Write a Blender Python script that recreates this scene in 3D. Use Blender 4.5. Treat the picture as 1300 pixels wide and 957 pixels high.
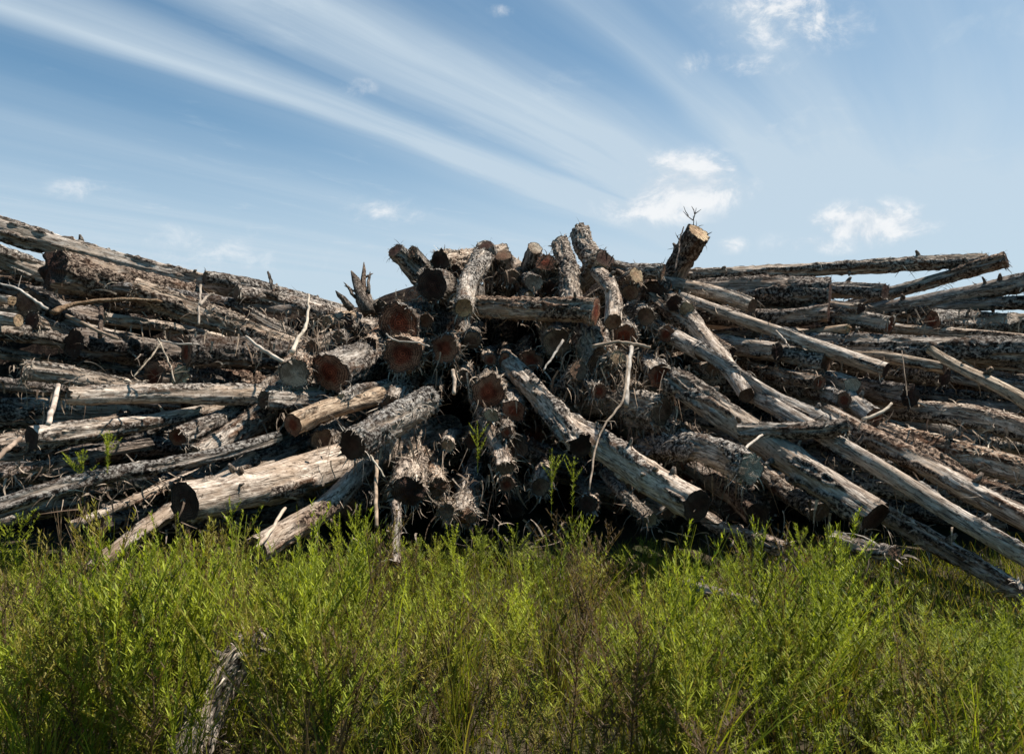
import bpy, math, random
import numpy as np
R = math.radians
random.seed(7); rng = np.random.default_rng(7)
sc = bpy.context.scene
for o in list(bpy.data.objects): bpy.data.objects.remove(o)
COL = sc.collection

# ------------------------------------------------------------------ camera
FPX, CX, HY, CH = 867.0, 650.0, 460.0, 1.6          # focal length in photo pixels, centre column, horizon row, eye height
cam = bpy.data.cameras.new('camera'); camo = bpy.data.objects.new('camera', cam); COL.objects.link(camo)
cam.sensor_width = 36.0; cam.lens = 36.0*FPX/1300.0; cam.shift_y = -18.5/1300.0
cam.clip_start = 0.05; cam.clip_end = 3000
camo.location = (0, 0, CH); camo.rotation_euler = (R(90), 0, 0)
sc.camera = camo

# ------------------------------------------------------------------ sun, sky, exposure
SUN_EL, SUN_AZ = R(60), R(76)                         # azimuth from +Y (away from the camera) towards +X
sun = bpy.data.lights.new('sun', 'SUN'); suno = bpy.data.objects.new('sun', sun); COL.objects.link(suno)
sun.energy = 5.0; sun.angle = R(0.53); sun.color = (1.0, 0.955, 0.895)
from mathutils import Vector
sd = Vector((math.sin(SUN_AZ)*math.cos(SUN_EL), math.cos(SUN_AZ)*math.cos(SUN_EL), math.sin(SUN_EL)))
suno.rotation_euler = sd.to_track_quat('Z', 'Y').to_euler(); suno.location = (6, 4, 20)
sc.view_settings.view_transform = 'Standard'; sc.view_settings.look = 'None'
sc.view_settings.exposure = 0.66; sc.view_settings.gamma = 1.0
try: sc.view_settings.use_curve_mapping = False
except Exception: pass
sc.cycles.max_bounces = 5; sc.cycles.diffuse_bounces = 1; sc.cycles.glossy_bounces = 1
sc.cycles.transmission_bounces = 2; sc.cycles.transparent_max_bounces = 4

class NT:
    """small helper for node trees"""
    def __init__(s, tree): s.t = tree; s.t.nodes.clear()
    def n(s, typ, **kw):
        nd = s.t.nodes.new(typ)
        for k, v in kw.items():
            if k == 'ins':
                for kk, vv in v.items():
                    if isinstance(vv, bpy.types.NodeSocket): s.t.links.new(vv, nd.inputs[kk])
                    else: nd.inputs[kk].default_value = vv
            else: setattr(nd, k, v)
        return nd
    def m(s, op, a, b=0.0, c=0.0, clamp=False):
        nd = s.t.nodes.new('ShaderNodeMath'); nd.operation = op; nd.use_clamp = clamp
        for i, v in enumerate((a, b, c)):
            if isinstance(v, bpy.types.NodeSocket): s.t.links.new(v, nd.inputs[i])
            else: nd.inputs[i].default_value = v
        return nd.outputs[0]
    def ss(s, v, a, b, lo=0.0, hi=1.0):
        nd = s.t.nodes.new('ShaderNodeMapRange'); nd.interpolation_type = 'SMOOTHSTEP'
        s.t.links.new(v, nd.inputs[0])
        for i, x in enumerate((a, b, lo, hi)): nd.inputs[i+1].default_value = x
        return nd.outputs[0]
    def mix(s, f, a, b, mode='MIX'):
        nd = s.t.nodes.new('ShaderNodeMix'); nd.data_type = 'RGBA'; nd.blend_type = mode
        for i, v in ((0, f), (6, a), (7, b)):
            if isinstance(v, bpy.types.NodeSocket): s.t.links.new(v, nd.inputs[i])
            elif i == 0: nd.inputs[0].default_value = v
            else: nd.inputs[i].default_value = (v[0], v[1], v[2], 1)
        return nd.outputs[2]
    def vec(s, x, y, z):
        nd = s.t.nodes.new('ShaderNodeCombineXYZ')
        for i, v in enumerate((x, y, z)):
            if isinstance(v, bpy.types.NodeSocket): s.t.links.new(v, nd.inputs[i])
            else: nd.inputs[i].default_value = v
        return nd.outputs[0]
    def noise(s, v, scale, detail=4, rough=0.55, dist=0.0):
        nd = s.t.nodes.new('ShaderNodeTexNoise'); s.t.links.new(v, nd.inputs['Vector'])
        nd.inputs['Scale'].default_value = scale; nd.inputs['Detail'].default_value = detail
        nd.inputs['Roughness'].default_value = rough; nd.inputs['Distortion'].default_value = dist
        return nd.outputs[0]
    def ramp(s, v, stops):
        nd = s.t.nodes.new('ShaderNodeValToRGB'); s.t.links.new(v, nd.inputs[0])
        e = nd.color_ramp.elements
        while len(e) < len(stops): e.new(0.5)
        for el, (p, c) in zip(e, stops):
            el.position = p; el.color = (c, c, c, 1) if not isinstance(c, tuple) else (*c, 1)
        return nd.outputs[0]

world = bpy.data.worlds.new('World'); sc.world = world; world.use_nodes = True
w = NT(world.node_tree)
SKY_STRENGTH = 0.055
sky = w.n('ShaderNodeTexSky', sky_type='NISHITA', sun_disc=False, sun_elevation=SUN_EL, sun_rotation=SUN_AZ,
          altitude=200, air_density=1.0, dust_density=0.35, ozone_density=3.0)
tc = w.n('ShaderNodeTexCoord'); sp = w.n('ShaderNodeSeparateXYZ', ins={0: tc.outputs['Generated']})
dx, dy, dz = sp.outputs
zc = w.m('MAXIMUM', dz, 0.06)
px = w.m('DIVIDE', dx, zc); py = w.m('DIVIDE', dy, zc)
sa, ca = math.sin(R(37)), math.cos(R(37))
u = w.m('ADD', w.m('MULTIPLY', px, sa), w.m('MULTIPLY', py, ca))
v = w.m('SUBTRACT', w.m('MULTIPLY', px, ca), w.m('MULTIPLY', py, sa))
# cirrus streaks lie along parallel lines in the cloud layer
wob = w.m('MULTIPLY', w.m('SUBTRACT', w.noise(w.vec(w.m('MULTIPLY', u, .35), w.m('MULTIPLY', v, .8), 0.0), 1.0, 3), .5), .35)
vw = w.m('ADD', v, wob)
fine = w.noise(w.vec(w.m('MULTIPLY', u, .22), w.m('MULTIPLY', vw, 2.0), 4.0), 1.5, 4, .5)
broad = w.noise(w.vec(w.m('MULTIPLY', u, .12), w.m('MULTIPLY', vw, 1.1), 9.0), 1.3, 3, .5)
wisp = w.noise(w.vec(w.m('MULTIPLY', u, .9), w.m('MULTIPLY', v, 1.6), 2.0), 2.4, 6, .62, .4)
band = w.ramp(w.m('MULTIPLY_ADD', vw, 1/4.0, 0.85),
     [(0.00, .25), (.20, .08), (.25, .22), (.285, .85), (.32, .60), (.355, .28), (.39, .80), (.46, .92), (.52, .55), (.565, .38), (.595, .80), (.64, .38), (.70, .62), (.75, .34), (.80, .35), (1.0, .4)])
cir = w.m('MULTIPLY', band, w.ss(fine, .28, .72, .55, 1.1))
cir = w.m('MULTIPLY', cir, w.ss(broad, .3, .65, .55, 1.15))
fib = w.noise(w.vec(w.m('MULTIPLY', u, .30), w.m('MULTIPLY', vw, 9.0), 7.0), 1.8, 6, .65)
cir = w.m('MULTIPLY', cir, w.ss(fib, .25, .75, .90, 1.08))
cir = w.m('ADD', cir, w.m('MULTIPLY', w.ss(wisp, .55, .8), .18))
# puffs: small cumulus at fixed bearings (bearing = x/y, height = z/y)
yc = w.m('MAXIMUM', dy, 0.05)
bx_, bz_ = w.m('DIVIDE', dx, yc), w.m('DIVIDE', dz, yc)
pn = w.noise(w.vec(bx_, w.m('MULTIPLY', bz_, 1.3), 1.0), 13.0, 9, .66, .35)
puff = None
for (qx, qy, rx, ry, amt) in ((872, 232, 84, 42, 1.25), (835, 262, 85, 28, .9), (1105, 283, 85, 30, 1.15), (1040, 310, 90, 20, .6),
                              (1000, 22, 110, 46, .9), (960, 82, 70, 22, .5), (880, 80, 26, 20, .7), (930, 312, 28, 14, .7),
                              (452, 112, 34, 20, .5), (400, 85, 28, 18, .35), (110, 240, 80, 22, .42), (480, 268, 80, 24, .55),
                              (980, 165, 22, 12, .5), (635, 15, 24, 12, .5), (250, 320, 220, 60, .4)):
    a_ = w.m('MULTIPLY', w.m('SUBTRACT', bx_, (qx-CX)/FPX), FPX/rx); b_ = w.m('MULTIPLY', w.m('SUBTRACT', bz_, (HY-qy)/FPX), FPX/ry)
    d2 = w.m('ADD', w.m('MULTIPLY', a_, a_), w.m('MULTIPLY', b_, b_))
    g = w.m('MULTIPLY', w.m('POWER', 2.718, w.m('MULTIPLY', d2, -1.1)), amt)
    puff = g if puff is None else w.m('MAXIMUM', puff, g)
puff = w.m('MULTIPLY', puff, w.m('GREATER_THAN', dy, 0.05))
pd = w.ss(w.m('MULTIPLY', puff, w.m('MULTIPLY_ADD', w.m('SUBTRACT', pn, .5), 4.2, 1.0)), .22, 1.05)
# pale air low down and towards the right
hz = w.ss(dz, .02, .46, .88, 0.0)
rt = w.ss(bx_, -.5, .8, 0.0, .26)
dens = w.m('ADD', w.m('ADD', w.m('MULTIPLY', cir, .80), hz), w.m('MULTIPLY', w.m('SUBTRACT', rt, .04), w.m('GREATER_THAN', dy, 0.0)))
dens = w.m('MULTIPLY', w.m('MAXIMUM', w.m('MINIMUM', dens, .88), 0.0), w.ss(dy, -.25, .38))          # clouds and haze cut overhead and behind to lessen fill on the pile
tint = w.mix(1.0, sky.outputs[0], (0.62, 1.20, 1.30), 'MULTIPLY')
skyc = w.mix(dens, tint, (6.9, 8.2, 9.3))
skyc = w.mix(w.m('MULTIPLY', pd, .85), skyc, w.mix(w.ss(pn, .42, .62), (7.6, 8.5, 9.4), (11.0, 11.1, 11.2)))
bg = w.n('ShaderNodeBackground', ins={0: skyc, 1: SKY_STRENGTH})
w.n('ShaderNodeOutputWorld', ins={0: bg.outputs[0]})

# ------------------------------------------------------------------ materials
def mat(name):
    m = bpy.data.materials.new(name); m.use_nodes = True
    return m, NT(m.node_tree)
def finish(t, col, rough=.9, height=None, dist=.01, strength=1.0, spec=.2):
    ins = {'Base Color': col, 'Roughness': rough, 'Specular IOR Level': spec}
    b = t.n('ShaderNodeBsdfPrincipled', ins=ins)
    if height is not None:
        bp = t.n('ShaderNodeBump', ins={'Height': height, 'Distance': dist, 'Strength': strength})
        t.t.links.new(bp.outputs[0], b.inputs['Normal'])
    t.n('ShaderNodeOutputMaterial', ins={0: b.outputs[0]})
    return b

def make_bark():
    m, t = mat('weathered_wood_and_bark')
    lp = t.n('ShaderNodeAttribute', attribute_name='lp').outputs['Vector']
    bk = t.n('ShaderNodeAttribute', attribute_name='bk').outputs['Fac']
    s = t.n('ShaderNodeSeparateXYZ', ins={0: lp})
    def st(k): return t.vec(s.outputs[0], s.outputs[1], t.m('MULTIPLY', s.outputs[2], k))
    oc = t.n('ShaderNodeObjectInfo')
    grain = t.noise(st(.2), 42, 6, .72)
    blot = t.noise(st(.45), 5.5, 4, .6)
    crackn = t.noise(st(.055), 30, 3, .5, .3)
    crack = t.ss(t.m('ABSOLUTE', t.m('SUBTRACT', crackn, .5)), 0.0, .018, 0.0, 1.0)
    wood = t.mix(t.ss(grain, .36, .70), (.17, .130, .10), (.68, .595, .50))
    wood = t.mix(t.ss(blot, .42, .68, 0, .75), wood, (.33, .25, .18))
    fleck = t.noise(st(.6), 46, 4, .7)
    wood = t.mix(t.ss(fleck, .56, .66, 0, .85), wood, (.08, .058, .043))
    wood = t.mix(t.m('MULTIPLY', t.m('SUBTRACT', 1.0, crack), .85), wood, (.035, .025, .02))
    bn = t.noise(st(.8), 38, 7, .78)
    bn2 = t.noise(st(.35), 9, 3, .55)
    bark = t.mix(t.ss(bn, .44, .64), (.018, .012, .009), (.60, .535, .46))
    bark = t.mix(t.ss(bn2, .5, .7, 0, .55), bark, (.15, .085, .05))
    bark = t.mix(t.ss(oc.outputs['Random'], .5, 1.0, 0, .7), bark, t.mix(1.0, bark, (1.0, .70, .50), 'MULTIPLY'))
    rot = t.noise(st(.5), 3.2, 3, .6)
    col = t.mix(bk, wood, bark)
    col = t.mix(t.ss(rot, .60, .70, 0, .6), col, t.mix(1.0, col, (.42, .34, .28), 'MULTIPLY'))
    mx = t.mix(1.0, col, oc.outputs['Color'], 'MULTIPLY')
    h = t.m('ADD', t.m('MULTIPLY', grain, .35), t.m('MULTIPLY', crack, .5))
    h = t.m('ADD', h, t.m('MULTIPLY', bn, t.m('MULTIPLY_ADD', bk, 1.2, .25)))
    finish(t, mx, .92, h, .018, 1.0, .12)
    return m
def make_end():
    m, t = mat('sawn_log_end')
    lp = t.n('ShaderNodeAttribute', attribute_name='lp').outputs['Vector']     # x, y across the cut, z = share of the radius
    s = t.n('ShaderNodeSeparateXYZ', ins={0: lp})
    oc = t.n('ShaderNodeObjectInfo')
    fl = t.vec(s.outputs[0], s.outputs[1], t.m('MULTIPLY', oc.outputs['Random'], 40))
    wb = t.noise(fl, 9, 3)
    rr = t.m('ADD', t.m('MULTIPLY', s.outputs[2], 1.0), t.m('MULTIPLY', wb, .12))
    ring = t.m('SINE', t.m('MULTIPLY', rr, 52))
    ring2 = t.noise(t.vec(rr, 0.0, 3.0), 22, 3)
    saw = t.noise(t.vec(t.m('MULTIPLY', t.m('ADD', s.outputs[0], t.m('MULTIPLY', s.outputs[1], .6)), 12), t.m('MULTIPLY', s.outputs[1], 1.2), 0.0), 10, 3)
    ang = t.m('ARCTAN2', s.outputs[1], s.outputs[0])
    rad = t.noise(t.vec(t.m('MULTIPLY', t.m('COSINE', ang), 2.2), t.m('MULTIPLY', t.m('SINE', ang), 2.2), t.m('MULTIPLY', s.outputs[2], .4)), 5.0, 3)
    rcr = t.m('MULTIPLY', t.ss(t.m('ABSOLUTE', t.m('SUBTRACT', rad, .5)), 0.0, .035, 1.0, 0.0), t.ss(s.outputs[2], .1, .3))
    v1 = t.m('ADD', t.m('MULTIPLY', ring, .15), t.m('ADD', t.m('MULTIPLY', ring2, .7), t.m('MULTIPLY', saw, .6)))
    fac = t.ss(v1, .34, .92, .25, 1.7)
    gr = t.vec(fac, fac, fac)
    stain = t.noise(fl, 5, 4)
    base = t.mix(t.ss(stain, .4, .66), (1, 1, 1), (.45, .38, .34))
    hn = t.m('ADD', s.outputs[2], t.m('MULTIPLY', t.m('SUBTRACT', wb, .5), .5))
    heart = t.mix(t.ss(hn, .35, .66), (.85, .40, .30), (1.1, 1.02, .95))
    c = t.mix(1.0, base, oc.outputs['Color'], 'MULTIPLY'); c = t.mix(oc.outputs['Alpha'], c, t.mix(1.0, c, heart, 'MULTIPLY')); c = t.mix(1.0, c, gr, 'MULTIPLY')
    rim = t.ss(s.outputs[2], .90, .97)
    c = t.mix(rim, c, (.06, .042, .032))
    c = t.mix(t.m('MULTIPLY', rcr, .85), c, (.012, .008, .006))
    finish(t, c, .9, t.m('ADD', v1, t.m('MULTIPLY', rcr, -1.0)), .006, .8, .15)
    return m
def make_strip(name, c1, c2, sc_=35):
    m, t = mat(name)
    oc = t.n('ShaderNodeObjectInfo')
    rnd = t.n('ShaderNodeAttribute', attribute_name='rnd').outputs['Fac']
    geo = t.n('ShaderNodeTexCoord')
    nn = t.noise(geo.outputs['Object'], sc_, 3)
    c = t.mix(rnd, c1, c2); c = t.mix(t.ss(nn, .4, .65, 0, .6), c, tuple(x*.35 for x in c1))
    c = t.mix(1.0, c, oc.outputs['Color'], 'MULTIPLY')
    finish(t, c, .95, nn, .004, .6, .1)
    return m
BARK = make_bark(); END = make_end()
STRIP = make_strip('peeling_bark_fibre', (.14, .10, .072), (.66, .57, .46))
STICK = make_strip('bare_stick_wood', (.26, .20, .15), (.56, .49, .41), 14)

def make_leaf():
    m, t = mat('weed_leaf')
    rnd = t.n('ShaderNodeAttribute', attribute_name='rnd').outputs['Fac']
    hue = t.n('ShaderNodeAttribute', attribute_name='hue').outputs['Fac']
    oc = t.n('ShaderNodeObjectInfo')
    c = t.mix(rnd, (.045, .068, .010), (.42, .46, .035))
    c = t.mix(t.ss(hue, .45, .75, 0, .8), c, (.26, .20, .045))
    c = t.mix(t.ss(hue, .78, .92), c, (.13, .085, .045))
    c = t.mix(1.0, c, oc.outputs['Color'], 'MULTIPLY')
    b = t.n('ShaderNodeBsdfPrincipled', ins={'Base Color': c, 'Roughness': .6, 'Specular IOR Level': .25})
    tr = t.n('ShaderNodeBsdfTranslucent', ins={0: t.mix(1.0, c, (1.5, 1.45, .7), 'MULTIPLY')})
    mx = t.n('ShaderNodeMixShader', ins={0: .34, 1: b.outputs[0], 2: tr.outputs[0]})
    t.n('ShaderNodeOutputMaterial', ins={0: mx.outputs[0]})
    return m
LEAF = make_leaf()
def make_ground():
    m, t = mat('soil_with_litter')
    tcn = t.n('ShaderNodeTexCoord').outputs['Object']
    a = t.noise(tcn, 2.2, 6, .65); b = t.noise(tcn, 26, 5, .7)
    c = t.mix(t.ss(a, .4, .6), (.035, .040, .014), (.075, .055, .035))
    c = t.mix(t.ss(b, .5, .7), c, (.12, .10, .055))
    finish(t, c, .95, b, .03, 1.0, .1)
    return m
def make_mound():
    m, t = mat('dark_filler_mound')
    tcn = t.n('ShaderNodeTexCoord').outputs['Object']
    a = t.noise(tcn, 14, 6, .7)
    c = t.mix(t.ss(a, .4, .65), (.010, .007, .006), (.045, .032, .024))  # near black: the shade of the gaps is put into the colour
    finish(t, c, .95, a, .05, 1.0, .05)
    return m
GROUND = make_ground(); MOUND = make_mound()

# ------------------------------------------------------------------ helpers
TAB = rng.random((64, 64, 64)).astype(np.float32)
def vnoise(x, y, z):
    xi, yi, zi = np.floor(x).astype(np.int64), np.floor(y).astype(np.int64), np.floor(z).astype(np.int64)
    fx, fy, fz = x-xi, y-yi, z-zi
    fx = fx*fx*(3-2*fx); fy = fy*fy*(3-2*fy); fz = fz*fz*(3-2*fz)
    x0, y0, z0 = xi & 63, yi & 63, zi & 63; x1, y1, z1 = (xi+1) & 63, (yi+1) & 63, (zi+1) & 63
    a = TAB[x0, y0, z0]*(1-fx)+TAB[x1, y0, z0]*fx; b = TAB[x0, y1, z0]*(1-fx)+TAB[x1, y1, z0]*fx
    c = TAB[x0, y0, z1]*(1-fx)+TAB[x1, y0, z1]*fx; d = TAB[x0, y1, z1]*(1-fx)+TAB[x1, y1, z1]*fx
    return ((a*(1-fy)+b*fy)*(1-fz)+(c*(1-fy)+d*fy)*fz)*2-1
def fbm(x, y, z, o=3, g=.5):
    s = 0; a = 1; n = 0
    for i in range(o):
        s = s+a*vnoise(x*2**i+17*i, y*2**i+5*i, z*2**i+31*i); n += a; a *= g
    return s/n
def sstep(x, a, b):
    t = np.clip((x-a)/(b-a), 0, 1); return t*t*(3-2*t)

def P3(x, y, d): return np.array(((x-CX)/FPX*d, d, CH+(HY-y)/FPX*d))
def F(x, y): return 5.0+(700-y)*.0072-.9*(abs(x-640)/640)**1.3

def mesh_obj(name, V, Q, m, attrs=None, parent=None, loc=None, T=None, smooth=True):
    """V (n,3), Q (k,4) quads and optionally T (j,3) triangles"""
    me = bpy.data.meshes.new(name)
    V = np.asarray(V, dtype=np.float32); nq = len(Q); nt = 0 if T is None else len(T)
    me.vertices.add(len(V)); me.vertices.foreach_set('co', V.ravel())
    idx = np.asarray(Q, dtype=np.int32).ravel()
    if nt: idx = np.concatenate([idx, np.asarray(T, dtype=np.int32).ravel()])
    st = np.concatenate([np.arange(nq)*4, nq*4+np.arange(nt)*3]).astype(np.int32)
    me.loops.add(len(idx)); me.loops.foreach_set('vertex_index', idx)
    me.polygons.add(nq+nt); me.polygons.foreach_set('loop_start', st)
    me.update(calc_edges=True)
    me.polygons.foreach_set('use_smooth', np.full(nq+nt, smooth, dtype=bool))
    for k, a in (attrs or {}).items():
        a = np.asarray(a, dtype=np.float32)
        at = me.attributes.new(k, 'FLOAT_VECTOR' if a.ndim == 2 else 'FLOAT', 'POINT')
        at.data.foreach_set('vector' if a.ndim == 2 else 'value', a.ravel())
    me.materials.append(m)
    me.validate()
    o = bpy.data.objects.new(name, me); COL.objects.link(o)
    if parent is not None: o.parent = parent
    if loc is not None: o.location = tuple(loc)
    return o
def tag(o, label=None, cat=None, group=None, kind=None):
    if label: o['label'] = label
    if cat: o['category'] = cat
    if group: o['group'] = group
    if kind: o['kind'] = kind
    return o
def unit(v): return v/(np.linalg.norm(v, axis=-1, keepdims=True)+1e-9)

def ribbons(base, d0, nrm, length, width, segs=4, grav=.25, curl=.35, seed=0):
    """many thin curved strips at once; returns V, Q, per-vertex random"""
    r = np.random.default_rng(seed); n = len(base)
    p = base.copy(); d = unit(d0); V = []; side0 = unit(np.cross(d, nrm))
    c = r.normal(0, curl, (n, 3))
    for k in range(segs+1):
        wk = (width*(1-.75*(k/segs)**1.5))[:, None]*.5
        side = unit(side0+c*.4*k/segs)
        V += [p-side*wk, p+side*wk]
        p = p+d*(length/segs)[:, None]
        d = unit(d+c*.55+np.array((0, 0, -grav)))
    V = np.stack(V, 1)                                   # n, 2*(segs+1), 3
    m = 2*(segs+1)
    q = np.array([[2*k, 2*k+1, 2*k+3, 2*k+2] for k in range(segs)])
    Q = (q[None]+(np.arange(n)*m)[:, None, None]).reshape(-1, 4)
    rv = np.repeat(r.random(n), m)
    return V.reshape(-1, 3), Q, rv

def tube(pts, rads, seg=8, seed=0, rough=.12):
    """swept tube round a polyline with noise, closed ends"""
    pts = np.array(pts, float); n = len(pts); V = []; Q = []
    for i in range(n):
        a = pts[min(i+1, n-1)]-pts[max(i-1, 0)]; a = a/(np.linalg.norm(a)+1e-9)
        up = np.array((.3, .2, .93)) if abs(a[2]) < .9 else np.array((1., 0, 0))
        s = np.cross(a, up); s /= np.linalg.norm(s); t = np.cross(s, a)
        th = np.arange(seg)*2*math.pi/seg
        rr = rads[i]*(1+rough*vnoise(np.cos(th)*2+seed, np.sin(th)*2, np.full(seg, i*.9+seed)))
        V.append(pts[i]+np.outer(np.cos(th)*rr, s)+np.outer(np.sin(th)*rr, t))
        if i: Q += [[(i-1)*seg+j, (i-1)*seg+(j+1) % seg, i*seg+(j+1) % seg, i*seg+j] for j in range(seg)]
    V = np.concatenate(V+[pts[:1], pts[-1:]]); T = []
    for j in range(seg):
        T.append([n*seg, (j+1) % seg, j]); T.append([n*seg+1, (n-1)*seg+j, (n-1)*seg+(j+1) % seg])
    return V, np.array(Q), np.array(T)

# ------------------------------------------------------------------ logs
ENDC = {'r': (.24, .125, .078), 'k': (.075, .045, .032), 't': (.52, .38, .23), 'g': (.46, .37, .27), 'b': (.22, .14, .088)}
STY = {  # bark bias, strips per metre, knots per metre, tint
    'B': (-.34, 45, .9, (1.06, 1.03, 1.0)), 'K': (.18, 190, .8, (.98, .95, .92)), 'S': (.02, 440, .5, (1.05, 1.0, .95)),
    'D': (.15, 90, 1.0, (.62, .60, .60)), 'W': (-.45, 25, 1.4, (1.16, 1.13, 1.1)), 'O': (-.40, 24, .6, (1.08, .95, .80))}  # D darkens the tint, putting shade into the colour of shadowed logs
SEED = [100]
def make_log(p0, p1, r0, r1, sty='K', end='b', vis=None, bend=.03, jag=0.0, knots=None, fine=True, tintmul=1.0, strips=1.0, name='log'):
    SEED[0] += 1; sd_ = SEED[0]; r = np.random.default_rng(sd_)
    L = float(np.linalg.norm(p1-p0)); a = (p1-p0)/L
    up = np.array((0, 0, 1.)) if abs(a[2]) < .9 else np.array((0, 1., 0))
    s = np.cross(a, up); s /= np.linalg.norm(s); t = np.cross(s, a)
    vis = L if vis is None else min(vis, L)
    bias, spm, kpm, tint = STY[sty]
    seg = (56 if r0 > .09 else 32) if fine else 20
    step = (.016 if r0 > .09 else .02) if fine else .06
    # fine rings on the part that can be seen, coarse ones inside the heap
    nv = max(8, int(vis/step)); sr = list(np.linspace(0, vis, nv))
    if L-vis > .1: sr += list(np.linspace(vis, L, max(3, int((L-vis)/.08)))[1:])
    S = np.array(sr); n = len(S)
    th = np.arange(seg)*2*math.pi/seg
    TH, SS = np.meshgrid(th, S); C, Sn = np.cos(TH), np.sin(TH)
    ox, oy, oz = r.random(3)*60
    rad = r0+(r1-r0)*SS/L
    lump = fbm(C*.9+ox, Sn*.9+oy, SS*2.2+oz, 3)*.15*rad
    ridge = fbm(C*3.2+oy, Sn*3.2+oz, SS*.9+ox, 3)*.11*rad
    oval = 1+.05*np.cos(2*TH+ox)
    bm = fbm(C*1.3+oz, Sn*1.3+ox, SS*1.9+oy, 4, .6)
    bk = sstep(bm+bias*.55, -.03, .05)
    kk = rad*22
    gr = np.abs(fbm(C*kk*.5+ox, Sn*kk*.5+oy, SS*4.2+oz, 2))
    plates = sstep(gr, .0, .16)
    rough = fbm(C*kk*1.3+ox, Sn*kk*1.3+oz, SS*24+oy, 3, .65)
    thick = .028 if r0 > .09 else .014
    disp = lump+ridge+bk*(thick*plates*(.8+.5*rough)+.002)-(1-bk)*(thick*.12*sstep(gr, .05, 0))+rough*.0025
    # knots: swellings, some carry a broken branch
    nk = int(round(vis*kpm)) if knots is None else knots
    kn = []
    for i in range(nk):
        kt, ks = r.random()*2*math.pi, r.uniform(.12, .97)*vis
        if r.random() < .65: kt = math.pi*r.uniform(.15, .85)                # most of those left stand on the upper side
        ws = r0*r.uniform(.28, .5)
        dth = (TH-kt+math.pi) % (2*math.pi)-math.pi
        disp += np.exp(-((dth*rad)**2+(SS-ks)**2)/(ws*ws))*r0*r.uniform(.10, .24)
        kn.append((kt, ks))
    RR = rad*oval+disp
    bd = r.random()*2*math.pi; bv = s*math.cos(bd)+t*math.sin(bd)
    bo = bend*L*(np.sin(math.pi*S/L*r.uniform(.8, 1.6)+.2)+.35*np.sin(7*S/L+ox))
    wig = .006*np.sin(S*5+oy)
    cen = np.outer(S, a)+np.outer(bo-bo[0], bv)+np.outer(wig, s)
    ax = np.zeros_like(SS)
    if jag: 
        j0 = fbm(C[0]*2.6+ox, Sn[0]*2.6, np.full(seg, oy), 3)*jag
        ax = j0[None]*np.exp(-SS/(.12+jag))
    V = cen[:, None, :]+(C*RR)[..., None]*s+(Sn*RR)[..., None]*t+ax[..., None]*a
    lpv = np.stack([C*rad+ox, Sn*rad+oy, SS+oz], -1)
    V = V.reshape(-1, 3); lpv = lpv.reshape(-1, 3); bkf = bk.reshape(-1)
    i, j = np.meshgrid(np.arange(n-1), np.arange(seg), indexing='ij'); j2 = (j+1) % seg
    Q = np.stack([i*seg+j, (i+1)*seg+j, (i+1)*seg+j2, i*seg+j2], -1).reshape(-1, 4)
    V = np.concatenate([V, cen[-1:]]); lpv = np.concatenate([lpv, lpv[-1:]]); bkf = np.append(bkf, 0)
    T = np.array([[(n-1)*seg+(k+1) % seg, (n-1)*seg+k, n*seg] for k in range(seg)])[:, ::-1]
    root = mesh_obj(name, V, Q, BARK, {'lp': lpv, 'bk': bkf}, loc=p0, T=T)
    k_ = r.uniform(.80, 1.20)*tintmul
    wm = r.uniform(-.04, .05)
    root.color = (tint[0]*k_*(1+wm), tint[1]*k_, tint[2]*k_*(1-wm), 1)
    # cut end
    V0 = V[:seg]; c0 = V0.mean(0); nr = 9
    fr = np.linspace(1, 0, nr+1)[:-1]
    bl = []; la = []
    for f in fr:
        pt = c0+(V0-c0)*f
        dz_ = (fbm(C[0]*f*3+ox, Sn[0]*f*3+oy, np.full(seg, oz), 3)*(.25*jag+.005)+(-.4*jag*(1-f)))*(1 if f < 1 else 0)
        bl.append(pt+a*(dz_[:, None]+jag*.4*(1-f)*0+.0005)); la.append(np.stack([C[0]*f*r0, Sn[0]*f*r0, np.full(seg, f)], -1))
    EV = np.concatenate(bl+[c0[None]-a*.002]); EL = np.concatenate(la+[np.zeros((1, 3))])
    EQ = np.array([[q*seg+k, q*seg+(k+1) % seg, (q+1)*seg+(k+1) % seg, (q+1)*seg+k] for q in range(nr-1) for k in range(seg)])
    ET = np.array([[(nr-1)*seg+k, (nr-1)*seg+(k+1) % seg, nr*seg] for k in range(seg)])
    e = mesh_obj('cut_end', EV, EQ, END, {'lp': EL}, parent=root, T=ET)
    ec = ENDC[end]; kv = r.uniform(.85, 1.15); e.color = (ec[0]*kv, ec[1]*kv, ec[2]*kv, {'r': 1.0, 'b': .3, 'k': .5, 't': .2, 'g': 0.0}[end])
    # broken branches on some knots
    Vg = V[:n*seg].reshape(n, seg, 3)
    for (kt, ks) in kn:
        if r.random() < .25: continue
        ii = int(np.argmin(abs(S-ks))); jj = int(kt/(2*math.pi)*seg) % seg
        b = Vg[ii, jj]; nn = unit(b-cen[ii]); ln = r.uniform(.02, .075)*(1.3 if r.random() < .25 else 1)
        dd_ = unit(nn+a*r.uniform(-.7, .5)+s*r.uniform(-.3, .3)); w0 = r.uniform(.010, .020)
        pts = [b-nn*.012, b+dd_*ln*.5, b+dd_*ln+r.normal(0, .006, 3)]
        TV, TQ, TT = tube(pts, [w0*1.4, w0, w0*.6], 7, ks*9, .35)
        so = mesh_obj('branch_stub', TV, TQ, BARK, {'lp': TV+oy, 'bk': np.full(len(TV), .6)}, parent=root, T=TT)
        so.color = tuple(c*.8 for c in root.color[:3])+(1,)
    # peeling strips
    ns = int(spm*vis*(.6+r0*4)*strips*r.uniform(.7, 1.3))
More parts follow.
